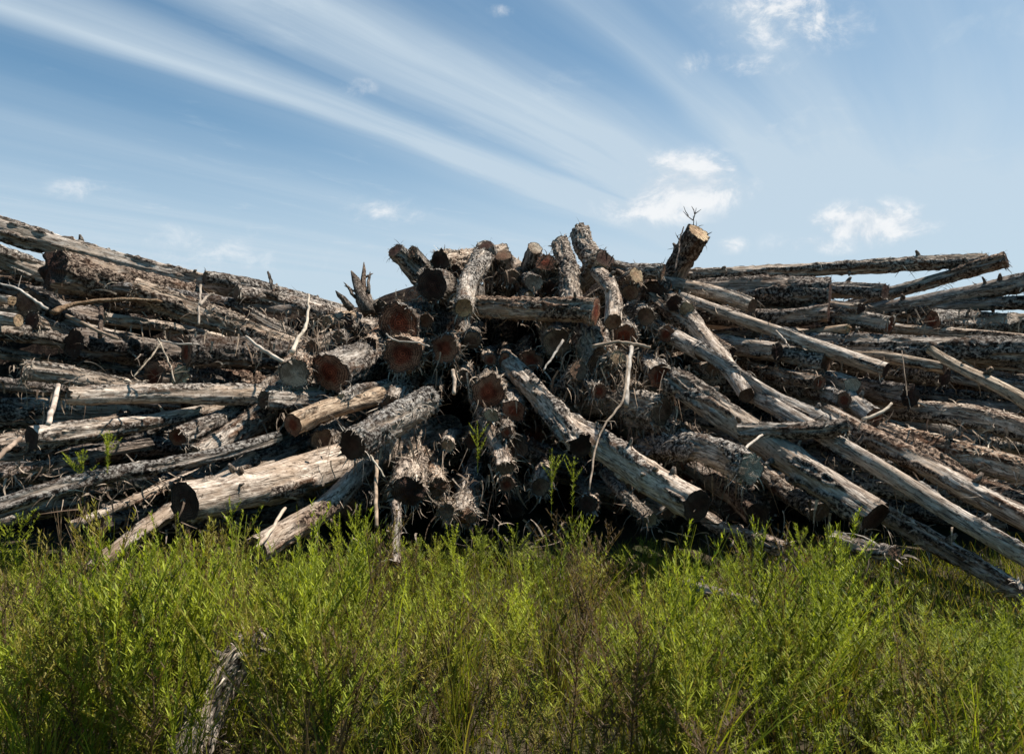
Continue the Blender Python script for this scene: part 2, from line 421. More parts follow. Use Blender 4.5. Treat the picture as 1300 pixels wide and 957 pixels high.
    if fine and ns > 4:
        vi = np.where(S <= vis+.02)[0][1:-1]
        I = r.choice(vi, ns); J = r.integers(0, seg, ns)
        # clustered where bark is left
        cl = fbm(np.cos(th[J])+ox, np.sin(th[J]), S[I]*3+oz, 2); keep = cl > (-.12 if sty == 'S' else .0); I, J = I[keep], J[keep]
        if len(I) > 13:
            B = Vg[I, J]; N = unit(B-cen[I]); m_ = len(I)
            tg = unit(np.cross(np.broadcast_to(a, N.shape), N))
            d = a*r.choice([-1., 1.], m_)[:, None]*r.uniform(.3, 1, m_)[:, None]+N*r.uniform(.05, .55, m_)[:, None]+tg*r.normal(0, .35, m_)[:, None]
            ln = r.gamma(2.0, .022, m_)+.015; wd = r.uniform(.003, .014, m_)
            low = N[:, 2] < -.1; ln[low] *= 1.7
            fl = r.random(m_) < .4; wd[fl] = r.uniform(.012, .034, fl.sum()); ln[fl] = r.uniform(.03, .09, fl.sum())
            d[fl] = a*r.choice([-1., 1.], fl.sum())[:, None]+N[fl]*r.uniform(.02, .3, fl.sum())[:, None]+tg[fl]*r.normal(0, .25, fl.sum())[:, None]
            if sty != 'S': wd *= .8
            nc = int({'S': 150, 'K': 80}.get(sty, 18)*min(1, r0/.13)*min(1.6, strips)); jc = r.integers(0, seg, nc); ic = r.integers(0, max(2, int(.07/step)), nc)
            Bc = Vg[ic, jc]; Nc = unit(Bc-cen[ic]); tc_ = unit(np.cross(np.broadcast_to(a, Nc.shape), Nc))
            dc = -a*r.uniform(-.2, .8, nc)[:, None]+Nc*r.uniform(.1, .9, nc)[:, None]+tc_*r.normal(0, .6, nc)[:, None]
            B = np.concatenate([B, Bc]); N = np.concatenate([N, Nc]); d = np.concatenate([d, dc])
            ln = np.concatenate([ln, r.gamma(2., .016, nc)+.01]); wd = np.concatenate([wd, r.uniform(.003, .012, nc)])
            RV, RQ, rv = ribbons(B-N*.003, d, N, ln, wd, 4, .28, .32, sd_)
            st_ = mesh_obj('peeling_bark', RV, RQ, STRIP, {'rnd': rv}, parent=root)
            st_.color = root.color; st_['kind'] = 'stuff'
    root['vis'] = 0; del root['vis']
    return root

SAMP = []          # where the named logs run: rows of x, y, depth, width in the photograph's frame
def log(x1, y1, w1, x2, y2, w2, n, dd, ext, sty, end, label, cat='log', **kw):
    d1 = F(x1, y1)+n; d2 = d1+dd
    a, b = P3(x1, y1, d1), P3(x2, y2, d2)
    r0 = w1/2*d1/FPX; r1 = (w2/2*d2/FPX) if w2 else r0*.9
    v_ = float(np.linalg.norm(b-a)); dr = (b-a)/v_; p1 = b+dr*ext
    if p1[2] < .12 and a[2] > .12: p1 = b+dr*max(.02, min(ext, (b[2]-.1)/max(1e-3, -dr[2])))
    for k in np.linspace(0, 1, 14): 
        q = a+(b-a)*k; SAMP.append((CX+q[0]/q[1]*FPX, HY-(q[2]-CH)/q[1]*FPX, q[1], w1+(max(w2, w1*.7)-w1)*k))
    o = make_log(a, p1, r0, r0+(r1-r0)*np.linalg.norm(p1-a)/v_ if w2 else r1, sty, end, vis=v_+.15, **kw)
    tag(o, label, cat, 'felled logs heaped in the pile')
    return o

#     near end        far point      n    dd  ext  look end
LOGS = [
 # left wing
 (-60, 272, 30, 430, 402, 22, -.3, 1.6, .8, 'B', 'b', 'longest pale knotty log running down the left skyline of the pile', dict(knots=16, bend=.012)),
 (68, 343, 50, 240, 388, 34, -.45, 1.1, .8, 'K', 'k', 'thick log with a dark broken butt jutting out just under the left skyline', dict(jag=.09, knots=3)),
 (-60, 304, 30, 60, 352, 26, .15, .5, 1.2, 'K', 'b', 'rough log running in behind the dark broken butt, at the left edge', {}),
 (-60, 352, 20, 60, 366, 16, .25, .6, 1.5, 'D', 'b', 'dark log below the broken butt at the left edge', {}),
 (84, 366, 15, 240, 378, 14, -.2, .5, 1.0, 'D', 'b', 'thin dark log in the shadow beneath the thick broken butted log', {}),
 (168, 366, 28, 392, 448, 24, -.35, .75, .02, 'S', 'b', 'furry barked log sloping down under the left skyline log to the white curved stick', dict(bend=.02)),
 (315, 397, 16, 378, 430, 16, .1, .4, .6, 'K', 'k', 'short brown log wedged just above the furry sloping log', {}),
 (36, 384, 32, 120, 402, 26, -.1, .9, 1.5, 'D', 'b', 'log with a wide brown end low behind the dangling splinters on the left', {}),
 (15, 382, 13, -60, 372, 13, -.25, .15, .2, 'B', 't', 'small pale log stub poking in at the left edge above two other stubs', {}),
 (-60, 385, 16, 44, 404, 13, -.2, .5, 1.0, 'B', 'b', 'slim pale log entering at the left edge above the round ended stub', {}),
 (24, 407, 16, -60, 400, 17, -.35, .1, .3, 'B', 't', 'blunt round ended pale log stub at the left edge', {}),
 (40, 406, 20, 108, 428, 15, -.1, .6, .6, 'K', 'k', 'short log half dark and half sunlit right of the round ended stub', {}),
 (132, 404, 14, 254, 425, 13, -.1, .8, .6, 'B', 't', 'slim sunlit bare log lying below the splintered slab', {}),
 (-60, 414, 22, 90, 442, 19, -.3, .8, 1.0, 'K', 'b', 'grey log crossing from the left edge above the long black gap', {}),
 (95, 436, 34, 200, 448, 28, .15, .8, 1.0, 'D', 'k', 'thick shadowed log beyond the tip of the grey left edge log', {}),
 (236, 446, 38, 372, 452, 30, -.1, .7, 1.0, 'D', 'r', 'thick dark log with a brown end above the deep black hollow on the left', dict(bend=.01)),
 (228, 478, 28, 300, 500, 24, .1, .8, 1.0, 'D', 't', 'broken stub with an orange torn face beside the black hollow', dict(jag=.07)),
 (195, 478, 34, 300, 478, 30, .35, .9, 1.0, 'D', 'r', 'dark reddish log end behind the tangle of fine twigs', {}),
 (28, 471, 26, 178, 491, 20, -.35, .55, .05, 'S', 'r', 'shaggy log with a dark end and hanging roots, left, above the pale smooth log', dict(strips=1.3)),
 (-60, 478, 16, 70, 494, 13, -.1, .4, 1.0, 'D', 'b', 'thin brown log at the left edge under the shaggy rooted log', {}),
 (88, 504, 22, 332, 503, 26, -.45, .9, .8, 'B', 'b', 'long pale smooth log with a pointed worn tip, level, left of centre', dict(jag=.04, bend=.012)),
 (40, 556, 31, 215, 526, 18, -.35, .9, 1.0, 'B', 'k', 'pale smooth log with a dark end rising behind the small green weed', dict(bend=.02)),
 (225, 555, 22, 290, 522, 20, -.1, .6, 1.0, 'K', 'r', 'small log with a red brown end in the black gap under the long pale log', {}),
 (252, 580, 26, 345, 524, 30, -.05, .8, 1.0, 'S', 'b', 'furry log climbing right behind the big black ended log', {}),
 (236, 636, 50, 452, 582, 48, -.55, 1.5, 1.5, 'B', 'k', 'biggest lower left log with a jet black sawn end hanging over the weeds', dict(knots=5, bend=.01)),
 (-30, 655, 22, 200, 592, 17, -.3, .8, 1.0, 'K', 'b', 'grey log lying in the weeds at the far lower left', {}),
 (88, 668, 12, 175, 632, 11, .1, .5, .8, 'B', 'b', 'thin pole poking out of the weeds on the lower left', {}),
 (118, 722, 17, 222, 645, 19, .15, .6, .8, 'B', 't', 'pale log slanting down into the weeds left of the big black end', {}),
 (322, 700, 36, 402, 640, 30, -.35, .7, .8, 'B', 'b', 'split flat faced log sloping into the weeds under the big lower left log', {}),
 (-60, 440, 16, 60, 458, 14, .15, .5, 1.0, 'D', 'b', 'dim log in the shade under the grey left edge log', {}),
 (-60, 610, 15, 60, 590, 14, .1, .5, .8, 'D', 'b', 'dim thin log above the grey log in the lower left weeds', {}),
 (300, 372, 18, 420, 398, 20, .1, .8, 1.0, 'K', 'b', 'rough log under the skyline log, left of the white curved stick', {}),
 (260, 352, 16, 400, 384, 18, .35, .9, 1.0, 'K', 'b', 'flaky log filling the crest behind the long skyline log', dict(knots=6)),
 # middle left
 (373, 474, 35, 400, 450, 0, -.35, 1.6, 1.0, 'S', 'g', 'log with a pale saw scored end fringed by torn bark', dict(strips=1.6)),
 (420, 472, 48, 505, 440, 0, -.25, 1.15, 1.5, 'K', 'r', 'stout log with a big blotched red end and knobbly bark, left of centre', dict(strips=1.2)),
 (506, 410, 48, 560, 400, 0, -.1, 1.3, 1.5, 'K', 'r', 'stout log with a wide brown end, upper of the stacked pair left of centre', {}),
 (512, 449, 46, 560, 445, 0, -.35, 1.5, 1.5, 'S', 'r', 'stout log with a red end, lower of the stacked pair left of centre', {}),
 (565, 442, 32, 585, 430, 0, -.4, 1.5, 1.5, 'S', 'r', 'log with a red heart and a shaggy collar of fibres', dict(strips=2.2)),
 (396, 439, 15, 425, 428, 0, -.15, .5, 1.0, 'S', 'b', 'small round log end right of the white curved stick', {}),
 (429, 428, 14, 450, 420, 0, -.05, .6, 1.0, 'K', 'b', 'small log end above the knobbly red ended log', {}),
 (440, 408, 19, 485, 432, 18, .0, .5, .8, 'K', 'k', 'short dark ended log below the spiky snag', {}),
 (415, 408, 14, 445, 402, 13, .15, .3, .05, 'O', 't', 'short yellowish log low behind the spiky snag', {}),
 (371, 539, 29, 452, 512, 26, -.5, .65, .6, 'O', 'r', 'split honey coloured log with a red end, bare of bark', dict(knots=1)),
 (335, 506, 20, 430, 515, 22, -.3, .75, 1.0, 'K', 'b', 'grey log lying just behind the split honey coloured log', {}),
 (434, 506, 12, 462, 496, 12, -.35, .3, .4, 'K', 't', 'stubby little log above the split honey coloured log', {}),
 (448, 565, 34, 540, 512, 36, -.75, .9, .05, 'K', 'k', 'barked log with a dark round end propped over the big lower left log', dict(strips=2.6, bend=.01)),
 (498, 515, 26, 520, 470, 22, -.1, .9, 1.0, 'S', 'b', 'fluffy light log standing up behind the propped barked log', dict(strips=1.8)),
 (470, 545, 26, 520, 500, 26, .25, .9, 1.0, 'D', 'k', 'dark log tucked in behind the propped barked log', {}),
 (410, 560, 28, 470, 530, 26, .0, .9, 1.2, 'K', 'b', 'rough log between the honey coloured log and the big lower left log', {}),
 (519, 624, 40, 528, 588, 0, -.35, 1.0, .8, 'S', 'k', 'crumbling brown log with a black hollow mouth above the weeds', dict(jag=.05, strips=1.8)),
 (556, 618, 22, 560, 590, 0, -.15, .9, .8, 'S', 'b', 'small splintered log right of the hollow mouthed log', dict(jag=.06, strips=1.5)),
 (570, 566, 15, 582, 550, 0, .0, 1.0, .8, 'K', 't', 'small pinkish log end alone in the central black gap', {}),
 (641, 594, 20, 621, 545, 18, -.4, .7, .8, 'S', 'b', 'slim steep log pointing down to the middle of the weeds', {}),
 (642, 615, 18, 640, 590, 0, -.1, 1.2, .8, 'K', 'r', 'small red ended log directly under the slim steep log', {}),
 (590, 655, 26, 600, 610, 22, -.1, .8, .8, 'S', 'b', 'shredded log leaning in the weeds under the middle of the pile', dict(strips=2.5, jag=.08)),
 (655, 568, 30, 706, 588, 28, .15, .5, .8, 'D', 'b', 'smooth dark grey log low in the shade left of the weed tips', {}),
 (500, 715, 11, 502, 660, 10, -.35, .25, .2, 'K', 't', 'thin post of rotten wood upright in the weeds', {}),
 # crest of the pile
 (501, 318, 20, 548, 372, 27, -.1, .45, 1.2, 'K', 'k', 'dark log tilted up left at the crest, leftmost of those against the sky', {}),
 (523, 320, 15, 550, 352, 17, -.1, .5, 1.0, 'K', 'b', 'slim log tilted up beside the leftmost crest log', {}),
 (549, 362, 40, 590, 372, 0, -.35, 1.3, 1.5, 'K', 'k', 'big dark round log end below the left crest logs', {}),
 (559, 331, 24, 600, 326, 0, -.25, 1.0, 1.0, 'S', 'k', 'log with a dark end and ragged bark resting on the big round end', dict(strips=1.6)),
 (588, 391, 22, 614, 326, 27, -1.0, 1.45, .2, 'S', 't', 'sunlit furry log pointing down left over the level log, with a small orange end', dict(strips=1.5)),
 (616, 312, 17, 626, 372, 24, -.25, .45, 1.0, 'D', 'k', 'dark stub rising behind the sunlit furry log', {}),
 (639, 324, 20, 638, 385, 26, -.2, .45, 1.0, 'D', 'b', 'upright dark bodied log with a rounded brown end and ragged cap of bark', dict(strips=2.5)),
 (679, 315, 18, 660, 372, 22, -.15, .6, 1.0, 'D', 'g', 'upright log with a pale ringed end, highest in the middle of the crest', {}),
 (694, 333, 23, 706, 372, 26, -.3, .6, 1.0, 'K', 'r', 'log with a reddish brown end right of the pale ringed one', {}),
 (677, 359, 20, 668, 362, 0, -.25, 1.0, 1.2, 'K', 'g', 'small clean ringed log end over the middle of the level log', {}),
 (670, 380, 16, 670, 372, 0, -.05, .8, 1.0, 'K', 't', 'log end half hidden behind the level log', {}),
 (724, 392, 27, 717, 308, 20, -.35, 1.0, .05, 'S', 'b', 'sunlit flaky log standing up behind the right half of the level log', dict(strips=1.5)),
 (756, 335, 24, 736, 299, 22, -.05, .6, .02, 'K', 'b', 'pale barked log, tallest stub of the crest, pointing up left', {}),
 (766, 328, 22, 735, 362, 22, -.45, .5, 1.0, 'K', 'k', 'dark ended log crossing in front of the tallest pale stub', {}),
 (757, 396, 27, 606, 390, 0, -.70, .6, .2, 'K', 'r', 'level log lying crosswise over the middle of the pile', dict(bend=.006, knots=3)),
 (779, 409, 22, 763, 348, 18, -.75, .9, .3, 'W', 'b', 'bright bare log pointing down beside the end of the level log', dict(knots=4)),
 (792, 428, 30, 800, 400, 0, -.1, 1.2, 1.0, 'S', 'r', 'reddish shredded log end just below the bright bare log', dict(strips=2.)),
 (808, 349, 19, 768, 374, 18, -.35, .5, 1.0, 'K', 't', 'short log with a light tan end right of the bright bare log', {}),
 (842, 345, 18, 775, 337, 17, -.25, .25, .3, 'K', 'b', 'flat lying log along the crest left of the leaning stump', {}),
 (887, 295, 28, 845, 356, 27, -.35, .45, .8, 'D', 't', 'leaning log with a bright sawn top jutting into the sky right of the crest', dict(knots=3)),
 (830, 375, 34, 850, 365, 0, .1, 1.0, 1.2, 'D', 'k', 'shadowed log packed under the foot of the leaning log', {}),
 (857, 384, 18, 835, 372, 0, -.2, .8, 1.0, 'K', 'k', 'small dark ended log below the foot of the leaning log', {}),
 (765, 462, 44, 728, 402, 38, -.15, 1.0, 1.0, 'S', 'b', 'broad shredded sunlit log sloping right of the centre', dict(strips=2.2)),
 (708, 435, 32, 700, 420, 0, -.2, 1.2, 1.5, 'K', 'b', 'log with a plain brown end beneath the level log', {}),
 (620, 496, 38, 625, 470, 0, -.3, 1.6, 1.5, 'S', 'r', 'log with a large dark red ringed end in the very centre', dict(strips=1.3)),
 (652, 521, 28, 660, 490, 0, -.15, 1.2, 1.5, 'K', 'r', 'log with a rusty end at the lower right of the central red end', {}),
 (624, 527, 17, 622, 515, 0, -.45, .9, .8, 'S', 't', 'small frayed log end under the central red end', {}),
 (643, 549, 14, 648, 535, 0, -.4, .8, .8, 'S', 'r', 'tiny splintered log end above the slim steep log', {}),
 (622, 457, 15, 622, 445, 0, -.05, 1.2, 1.0, 'K', 'r', 'small red log end, left one of the two above the central red end', {}),
 (641, 459, 18, 640, 445, 0, -.05, 1.2, 1.0, 'K', 'r', 'small red log end, right one of the two above the central red end', {}),
 (675, 458, 24, 672, 440, 0, .05, 1.2, 1.0, 'K', 'r', 'dim red log end between the central red end and the plain brown end', {}),
 (735, 469, 23, 700, 500, 20, -.45, .7, .8, 'S', 'b', 'log with a brown ringed end draped in hanging bark, right of centre', {}),
 (785, 453, 19, 745, 470, 24, -.4, .7, 1.0, 'S', 't', 'log with a small golden end under a bundle of long fibres', dict(strips=2.2)),
 (737, 567, 30, 672, 488, 28, -.55, 1.0, .6, 'B', 'k', 'grey log with a dark end pointing down just right of centre', dict(bend=.02)),
 (838, 478, 28, 815, 455, 0, -.1, 1.0, 1.0, 'K', 'r', 'log with a dim reddish end deep in the shade, right of centre', {}),
 (841, 521, 30, 785, 517, 30, -.35, .6, .8, 'S', 'b', 'stout stub with a ringed grey brown end facing right', dict(strips=1.8)),
 (892, 448, 23, 850, 425, 23, -.35, .7, 1.0, 'B', 'b', 'short sunlit log with a brown end, upper right of centre', {}),
 # right wing
 (928, 448, 14, 866, 406, 15, -.25, .6, .8, 'K', 'k', 'slim flaky log just above the short sunlit log', {}),
 (948, 502, 20, 900, 436, 22, -.45, .8, .8, 'B', 'b', 'sunlit log with a neat brown end pointing steeply down right', dict(bend=.02)),
 (1112, 656, 42, 868, 492, 32, -.45, 1.5, .12, 'B', 'k', 'big sunlit log with a black end, the heaviest slanting down on the right', dict(knots=6, bend=.012)),
 (953, 594, 34, 828, 562, 25, -.8, 1.25, .2, 'K', 'g', 'log with a saw striped pale end facing right', dict(strips=1.4)),
 (930, 572, 13, 845, 546, 13, -.35, .6, .5, 'K', 'b', 'thin log behind the one with the saw striped end', {}),
 (884, 642, 45, 764, 568, 33, -.6, .95, .5, 'W', 'k', 'whitish knobbly log with a broad black end, lower right of centre', dict(knots=9)),
 (1370, 748, 25, 955, 500, 20, -.3, 2.5, .15, 'B', 'b', 'longest straight pole running down right out of the picture', dict(bend=.006)),
 (1370, 697, 30, 1100, 552, 24, -.4, 1.4, .4, 'K', 'b', 'bark covered log above the longest straight pole, running out to the right', dict(bend=.012)),
 (1118, 567, 24, 946, 484, 16, -.45, .9, .6, 'B', 't', 'pale log with a frayed white tip above the small crossing log', dict(jag=.05)),
 (1076, 540, 19, 955, 549, 17, -.85, .25, .1, 'K', 't', 'small log with a round golden end lying across the pale ones', dict(knots=1)),
 (1310, 762, 18, 1120, 650, 24, .55, 1.0, .3, 'S', 'b', 'frayed log sinking into the weeds right of the big black end', {}),
 (1125, 470, 20, 916, 397, 14, -.3, 1.1, .5, 'B', 'k', 'long smooth pole sloping down under the right skyline', dict(bend=.008)),
 (1200, 478, 20, 1120, 470, 18, -.05, .6, .6, 'K', 'k', 'short log continuing beyond the end of the long smooth pole', {}),
 (956, 388, 19, 866, 364, 18, -.15, .7, .6, 'B', 'b', 'smooth log with a blunt tip below the right skyline, near the leaning log', {}),
 (1054, 373, 34, 925, 375, 32, .05, .5, .8, 'D', 'k', 'thick blackened log under the right skyline log, its end facing right', {}),
 (1052, 398, 22, 935, 398, 24, .05, .5, .8, 'D', 'k', 'second blackened log right beneath the thick blackened one', {}),
 (1252, 331, 16, 856, 352, 15, .1, .9, .8, 'K', 'b', 'long knotty log along the right skyline', dict(knots=10, bend=.010)),
 (1278, 329, 17, 1120, 377, 14, -.15, .8, .8, 'K', 'k', 'log angled up into the sky, crossing the end of the right skyline log', dict(knots=5, bend=.012)),
 (1370, 351, 24, 1150, 388, 20, -.3, .8, .8, 'D', 'b', 'dark barked log rising to the right edge, second below the skyline', dict(knots=5, strips=3)),
 (1370, 386, 16, 1190, 391, 14, .0, .6, .8, 'D', 'b', 'slim level dark log at the right edge with sky under it', dict(strips=2.)),
 (1124, 370, 18, 1062, 374, 18, .05, .4, .6, 'K', 'k', 'stub with a black end sticking out under the right skyline log', {}),
 (1130, 413, 20, 1050, 400, 17, -.1, .5, .8, 'K', 'r', 'flaky log with a brown end below the black ended stub', {}),
 (1093, 392, 11, 1062, 388, 10, -.1, .3, .4, 'K', 'k', 'tiny log end between the black ended stub and the flaky log', {}),
 (1184, 407, 24, 1310, 412, 23, -.05, .25, 1.0, 'K', 'r', 'thick log with a dark red end facing left, at the right', {}),
 (1310, 406, 16, 1200, 403, 15, .3, .4, .6, 'K', 'b', 'lit topped log just behind the red ended thick log', {}),
 (1078, 418, 14, 1020, 428, 22, .0, .5, .6, 'O', 't', 'stub with a torn yellow face right of the blackened logs', dict(jag=.05)),
 (1310, 434, 17, 1160, 419, 13, -.1, .6, .6, 'B', 'b', 'pale gnarled log above the widest level log on the right', {}),
 (1370, 448, 32, 1075, 441, 28, -.25, 1.0, .8, 'K', 'b', 'widest level log crossing the right side from the edge', dict(bend=.006)),
 (1200, 467, 13, 1128, 456, 13, -.35, .4, .4, 'O', 'b', 'orange tinged slim log just under the widest level log', {}),
 (1370, 478, 20, 1262, 461, 17, -.1, .5, .6, 'K', 'b', 'log at the right edge under the widest level log', {}),
 (1370, 556, 20, 1222, 466, 13, -.75, .7, .3, 'O', 't', 'yellowish fibrous pole slanting down to the right edge', dict(bend=.02)),
 (1156, 503, 27, 1086, 490, 22, -.1, .6, .8, 'D', 'k', 'shaded log with a broken dark end in the middle of the right side', dict(jag=.03)),
 (1050, 460, 21, 975, 455, 21, -.15, .5, .8, 'K', 'b', 'log with a ringed round end just under the long smooth pole', {}),
 (986, 446, 23, 925, 438, 22, -.2, .5, .8, 'B', 'k', 'sawn short log with a shaded flat end, right of the short sunlit log', {}),
 (1041, 487, 18, 975, 470, 16, -.2, .6, .8, 'K', 'r', 'brown log with a reddish end, left one of three bunched ends on the right', {}),
 (1082, 489, 20, 1040, 480, 18, -.15, .5, .8, 'B', 'g', 'log with a pale rounded end, right one of three bunched ends on the right', {}),
 (1071, 508, 18, 1030, 497, 17, -.2, .5, .8, 'K', 'r', 'flaky log with a dark red end, lowest of three bunched ends on the right', {}),
 (1109, 530, 22, 1070, 505, 20, -.2, .5, .8, 'B', 'r', 'log with a rusty sliced end behind the frayed white tip', {}),
 (1370, 575, 32, 1180, 528, 26, -.15, 1.0, .8, 'S', 'b', 'furry dark log in the shade at the right edge, under the yellowish pole', {}),
 (1370, 620, 34, 1130, 552, 24, -.2, 1.1, .6, 'S', 'b', 'tousled brown log below the furry dark one at the right edge', dict(strips=2.)),
 (1370, 655, 20, 1205, 588, 18, -.25, .8, .6, 'K', 'b', 'thin log between the tousled brown log and the bark covered log', {}),
 (1370, 520, 18, 1180, 500, 14, .1, .8, .8, 'D', 'b', 'shaded thin log behind the yellowish fibrous pole', {}),
 (1370, 500, 20, 1270, 487, 16, -.1, .5, .8, 'K', 'b', 'log at the right edge right above the yellowish fibrous pole', {}),
 (1135, 702, 16, 1080, 690, 14, -.55, .3, .2, 'K', 'b', 'short log lying among the weeds below the big black end', {}),
 (972, 770, 12, 890, 744, 11, -.75, .2, .1, 'B', 't', 'little pale log lying in the weeds in front of the pile', {}),
 (826, 660, 15, 793, 628, 13, -.05, .5, .6, 'S', 't', 'small splintered log under the whitish knobbly one', {}),
 (960, 655, 30, 900, 610, 26, .15, .8, .8, 'D', 'k', 'dark log in the shade between the two broad black ends', {}),
 (1040, 650, 22, 975, 600, 20, .0, .8, .8, 'K', 'b', 'rough log in the shade underneath the heaviest slanting one', {}),
 (1000, 700, 18, 930, 670, 16, -.2, .6, .5, 'K', 'b', 'thin rough log at the foot of the pile behind the weeds', {}),
 # short ends packed into the middle
 (482, 391, 17, 470, 380, 0, .05, .7, .8, 'S', 'b', 'small brown end just above the wide brown end of the stacked pair', {}),
 (468, 437, 18, 480, 425, 0, -.05, .8, .8, 'S', 'k', 'small dark end between the blotched red end and the stacked pair', {}),
 (540, 408, 16, 545, 396, 0, -.1, .8, .8, 'S', 'b', 'small ragged end below the left tip of the level log', {}),
 (600, 432, 20, 604, 420, 0, -.05, 1.0, .8, 'K', 'b', 'brown end in the gap under the left part of the level log', {}),
 (590, 478, 17, 592, 465, 0, .0, .9, .8, 'S', 'b', 'small frayed end left of the central dark red end', {}),
 (548, 500, 22, 552, 485, 0, .1, 1.0, .8, 'S', 'k', 'dark shaggy end under the shaggy collared end', {}),
 (690, 400, 17, 690, 388, 0, -.2, .9, .8, 'S', 'b', 'small end peeping out directly beneath the level log', {}),
 (760, 497, 20, 745, 485, 0, -.25, .8, .8, 'S', 'r', 'reddish end among hanging fibres under the small golden end', dict(strips=2.)),
 (808, 497, 19, 795, 485, 0, -.2, .8, .8, 'S', 'b', 'small brown end right of the hanging grey strip of wood', dict(strips=2.)),
 (700, 523, 16, 700, 508, 0, -.15, .8, .8, 'K', 'b', 'small end under the log draped in hanging bark', {}),
 (600, 560, 19, 602, 545, 0, .05, .9, .8, 'S', 'k', 'dark end left of the slim steep log', {}),
 (686, 618, 22, 690, 600, 0, -.1, .9, .8, 'S', 'b', 'shaggy brown end under the smooth dark grey log', {}),
 (745, 640, 22, 740, 622, 0, -.05, .9, .8, 'S', 'k', 'dark shaggy end low under the whitish knobbly log', {}),
 (566, 650, 18, 566, 635, 0, -.2, .7, .8, 'S', 'b', 'splintered end at the weed line between the hollow mouthed and shredded logs', dict(strips=2.)),
 (820, 402, 22, 815, 390, 0, -.1, .9, .8, 'S', 'b', 'ragged end right of the bright bare log', dict(strips=2.)),
 (846, 424, 18, 840, 412, 0, -.1, .9, .8, 'S', 'r', 'small red brown end up left of the short sunlit log', {}),
 (872, 392, 15, 866, 384, 0, -.2, .7, .8, 'K', 't', 'small tan end at the foot of the slim flaky log', {}),
 (905, 470, 16, 890, 462, 0, -.1, .6, .8, 'K', 'b', 'small end below the short sunlit log', {}),
 (868, 547, 18, 850, 535, 0, -.2, .6, .8, 'S', 'b', 'ragged stub beside the ringed grey brown one', {}),
 (575, 345, 22, 582, 335, 0, -.1, .8, .8, 'S', 'k', 'dark shaggy end between the big round crest end and the sunlit furry log', {}),
 (650, 352, 17, 650, 340, 0, .0, .7, .8, 'S', 'b', 'small ragged end behind the small clean ringed one', {}),
 (700, 366, 16, 702, 354, 0, -.05, .7, .8, 'K', 'k', 'little dark end between the clean ringed end and the flaky standing log', {}),
 (800, 372, 20, 795, 362, 0, -.15, .8, .8, 'S', 'b', 'frayed end below the short light tan ended log', {}),
]
for L_ in LOGS: log(*L_[:12], **L_[12])

# stump in the weeds at the bottom left
d0 = 2.72; a0 = P3(282, 872, d0); b0 = P3(322, 806, d0+.22)
o = make_log(b0, a0-np.array((.16, 0, .26)), .045, .09, 'S', 'b', bend=.05, jag=.12, strips=2, name='broken_stump', knots=2)
tag(o, 'ragged grey broken stump standing in the weeds at the lower left', 'stump')

# ------------------------------------------------------------------ logs buried further in
SA = np.array(SAMP)
def sil(x):
    xs = [-200, 0, 120, 220, 300, 400, 480, 520, 560, 700, 800, 860, 1000, 1150, 1300, 1500]
    ys = [300, 330, 345, 372, 385, 405, 405, 375, 350, 345, 362, 385, 392, 405, 425, 425]
    return np.interp(x, xs, ys)
LAND = [(68, 343, 'the dark broken butt'), (130, 381, 'the bowed tan slab'), (22, 407, 'the round ended stub'), (236, 446, 'the deep black hollow'),
 (28, 471, 'the shaggy rooted log end'), (88, 504, 'the worn tip of the long pale log'), (38, 556, 'the smooth dark ended log'), (236, 636, 'the lower left black end'),
 (373, 474, 'the saw scored end'), (420, 472, 'the blotched red end'), (505, 410, 'the wide brown end'), (512, 449, 'the stacked red end'), (565, 442, 'the shaggy collared end'),
 (371, 539, 'the honey coloured log end'), (448, 565, 'the propped barked log end'), (519, 624, 'the hollow mouthed log'), (642, 594, 'the slim steep log end'), (549, 362, 'the big round crest end'),
 (588, 391, 'the small orange end'), (679, 315, 'the pale ringed crest end'), (757, 396, 'the end of the level log'), (887, 295, 'the leaning bright topped log'), (620, 496, 'the central dark red end'),
 (785, 453, 'the small golden end'), (737, 567, 'the grey dark ended log tip'), (841, 521, 'the ringed grey brown stub'), (892, 448, 'the short sunlit log end'), (948, 502, 'the neat brown end'),
 (1112, 656, 'the right hand black end'), (953, 594, 'the saw striped end'), (884, 642, 'the knobbly whitish log end'), (1076, 540, 'the round golden end'), (1125, 470, 'the tip of the smooth pole'),
 (1054, 373, 'the blackened log end'), (1278, 329, 'the skyward angled log end'), (1184, 407, 'the dark red end at the right'), (1156, 503, 'the broken dark end'), (1200, 440, 'the widest level log'),
 (1260, 490, 'the yellowish pole'), (1200, 580, 'the tousled brown log'), (320, 360, 'the left skyline log'), (462, 345, 'the spiky snag'), (1250, 640, 'the longest straight pole'), (130, 620, 'the lower left grey log')]
LOOK = {'K': 'barked', 'S': 'furry', 'D': 'dark', 'B': 'bare'}; used_labels = set()
def buried_label(x, y, st_):
    if x < 0: side = 'at the left edge of the picture'
    c = sorted(LAND, key=lambda q: math.hypot(q[0]-x, q[1]-y))
    for q in c[:12]:
        ex, ey = x-q[0], y-q[1]; far = 'just' if math.hypot(ex, ey) < 55 else 'some way'
        pos = ('right of' if ex > 0 else 'left of') if abs(ex) > abs(ey) else ('below' if ey > 0 else 'above')
        t_ = 'dim %s log buried %s %s %s' % (LOOK[st_], far, pos, q[2])
        if t_ not in used_labels: used_labels.add(t_); return t_
    return 'dim weathered log buried behind the front logs of the pile'
fr_ = np.random.default_rng(31); made = 0; tries = 0
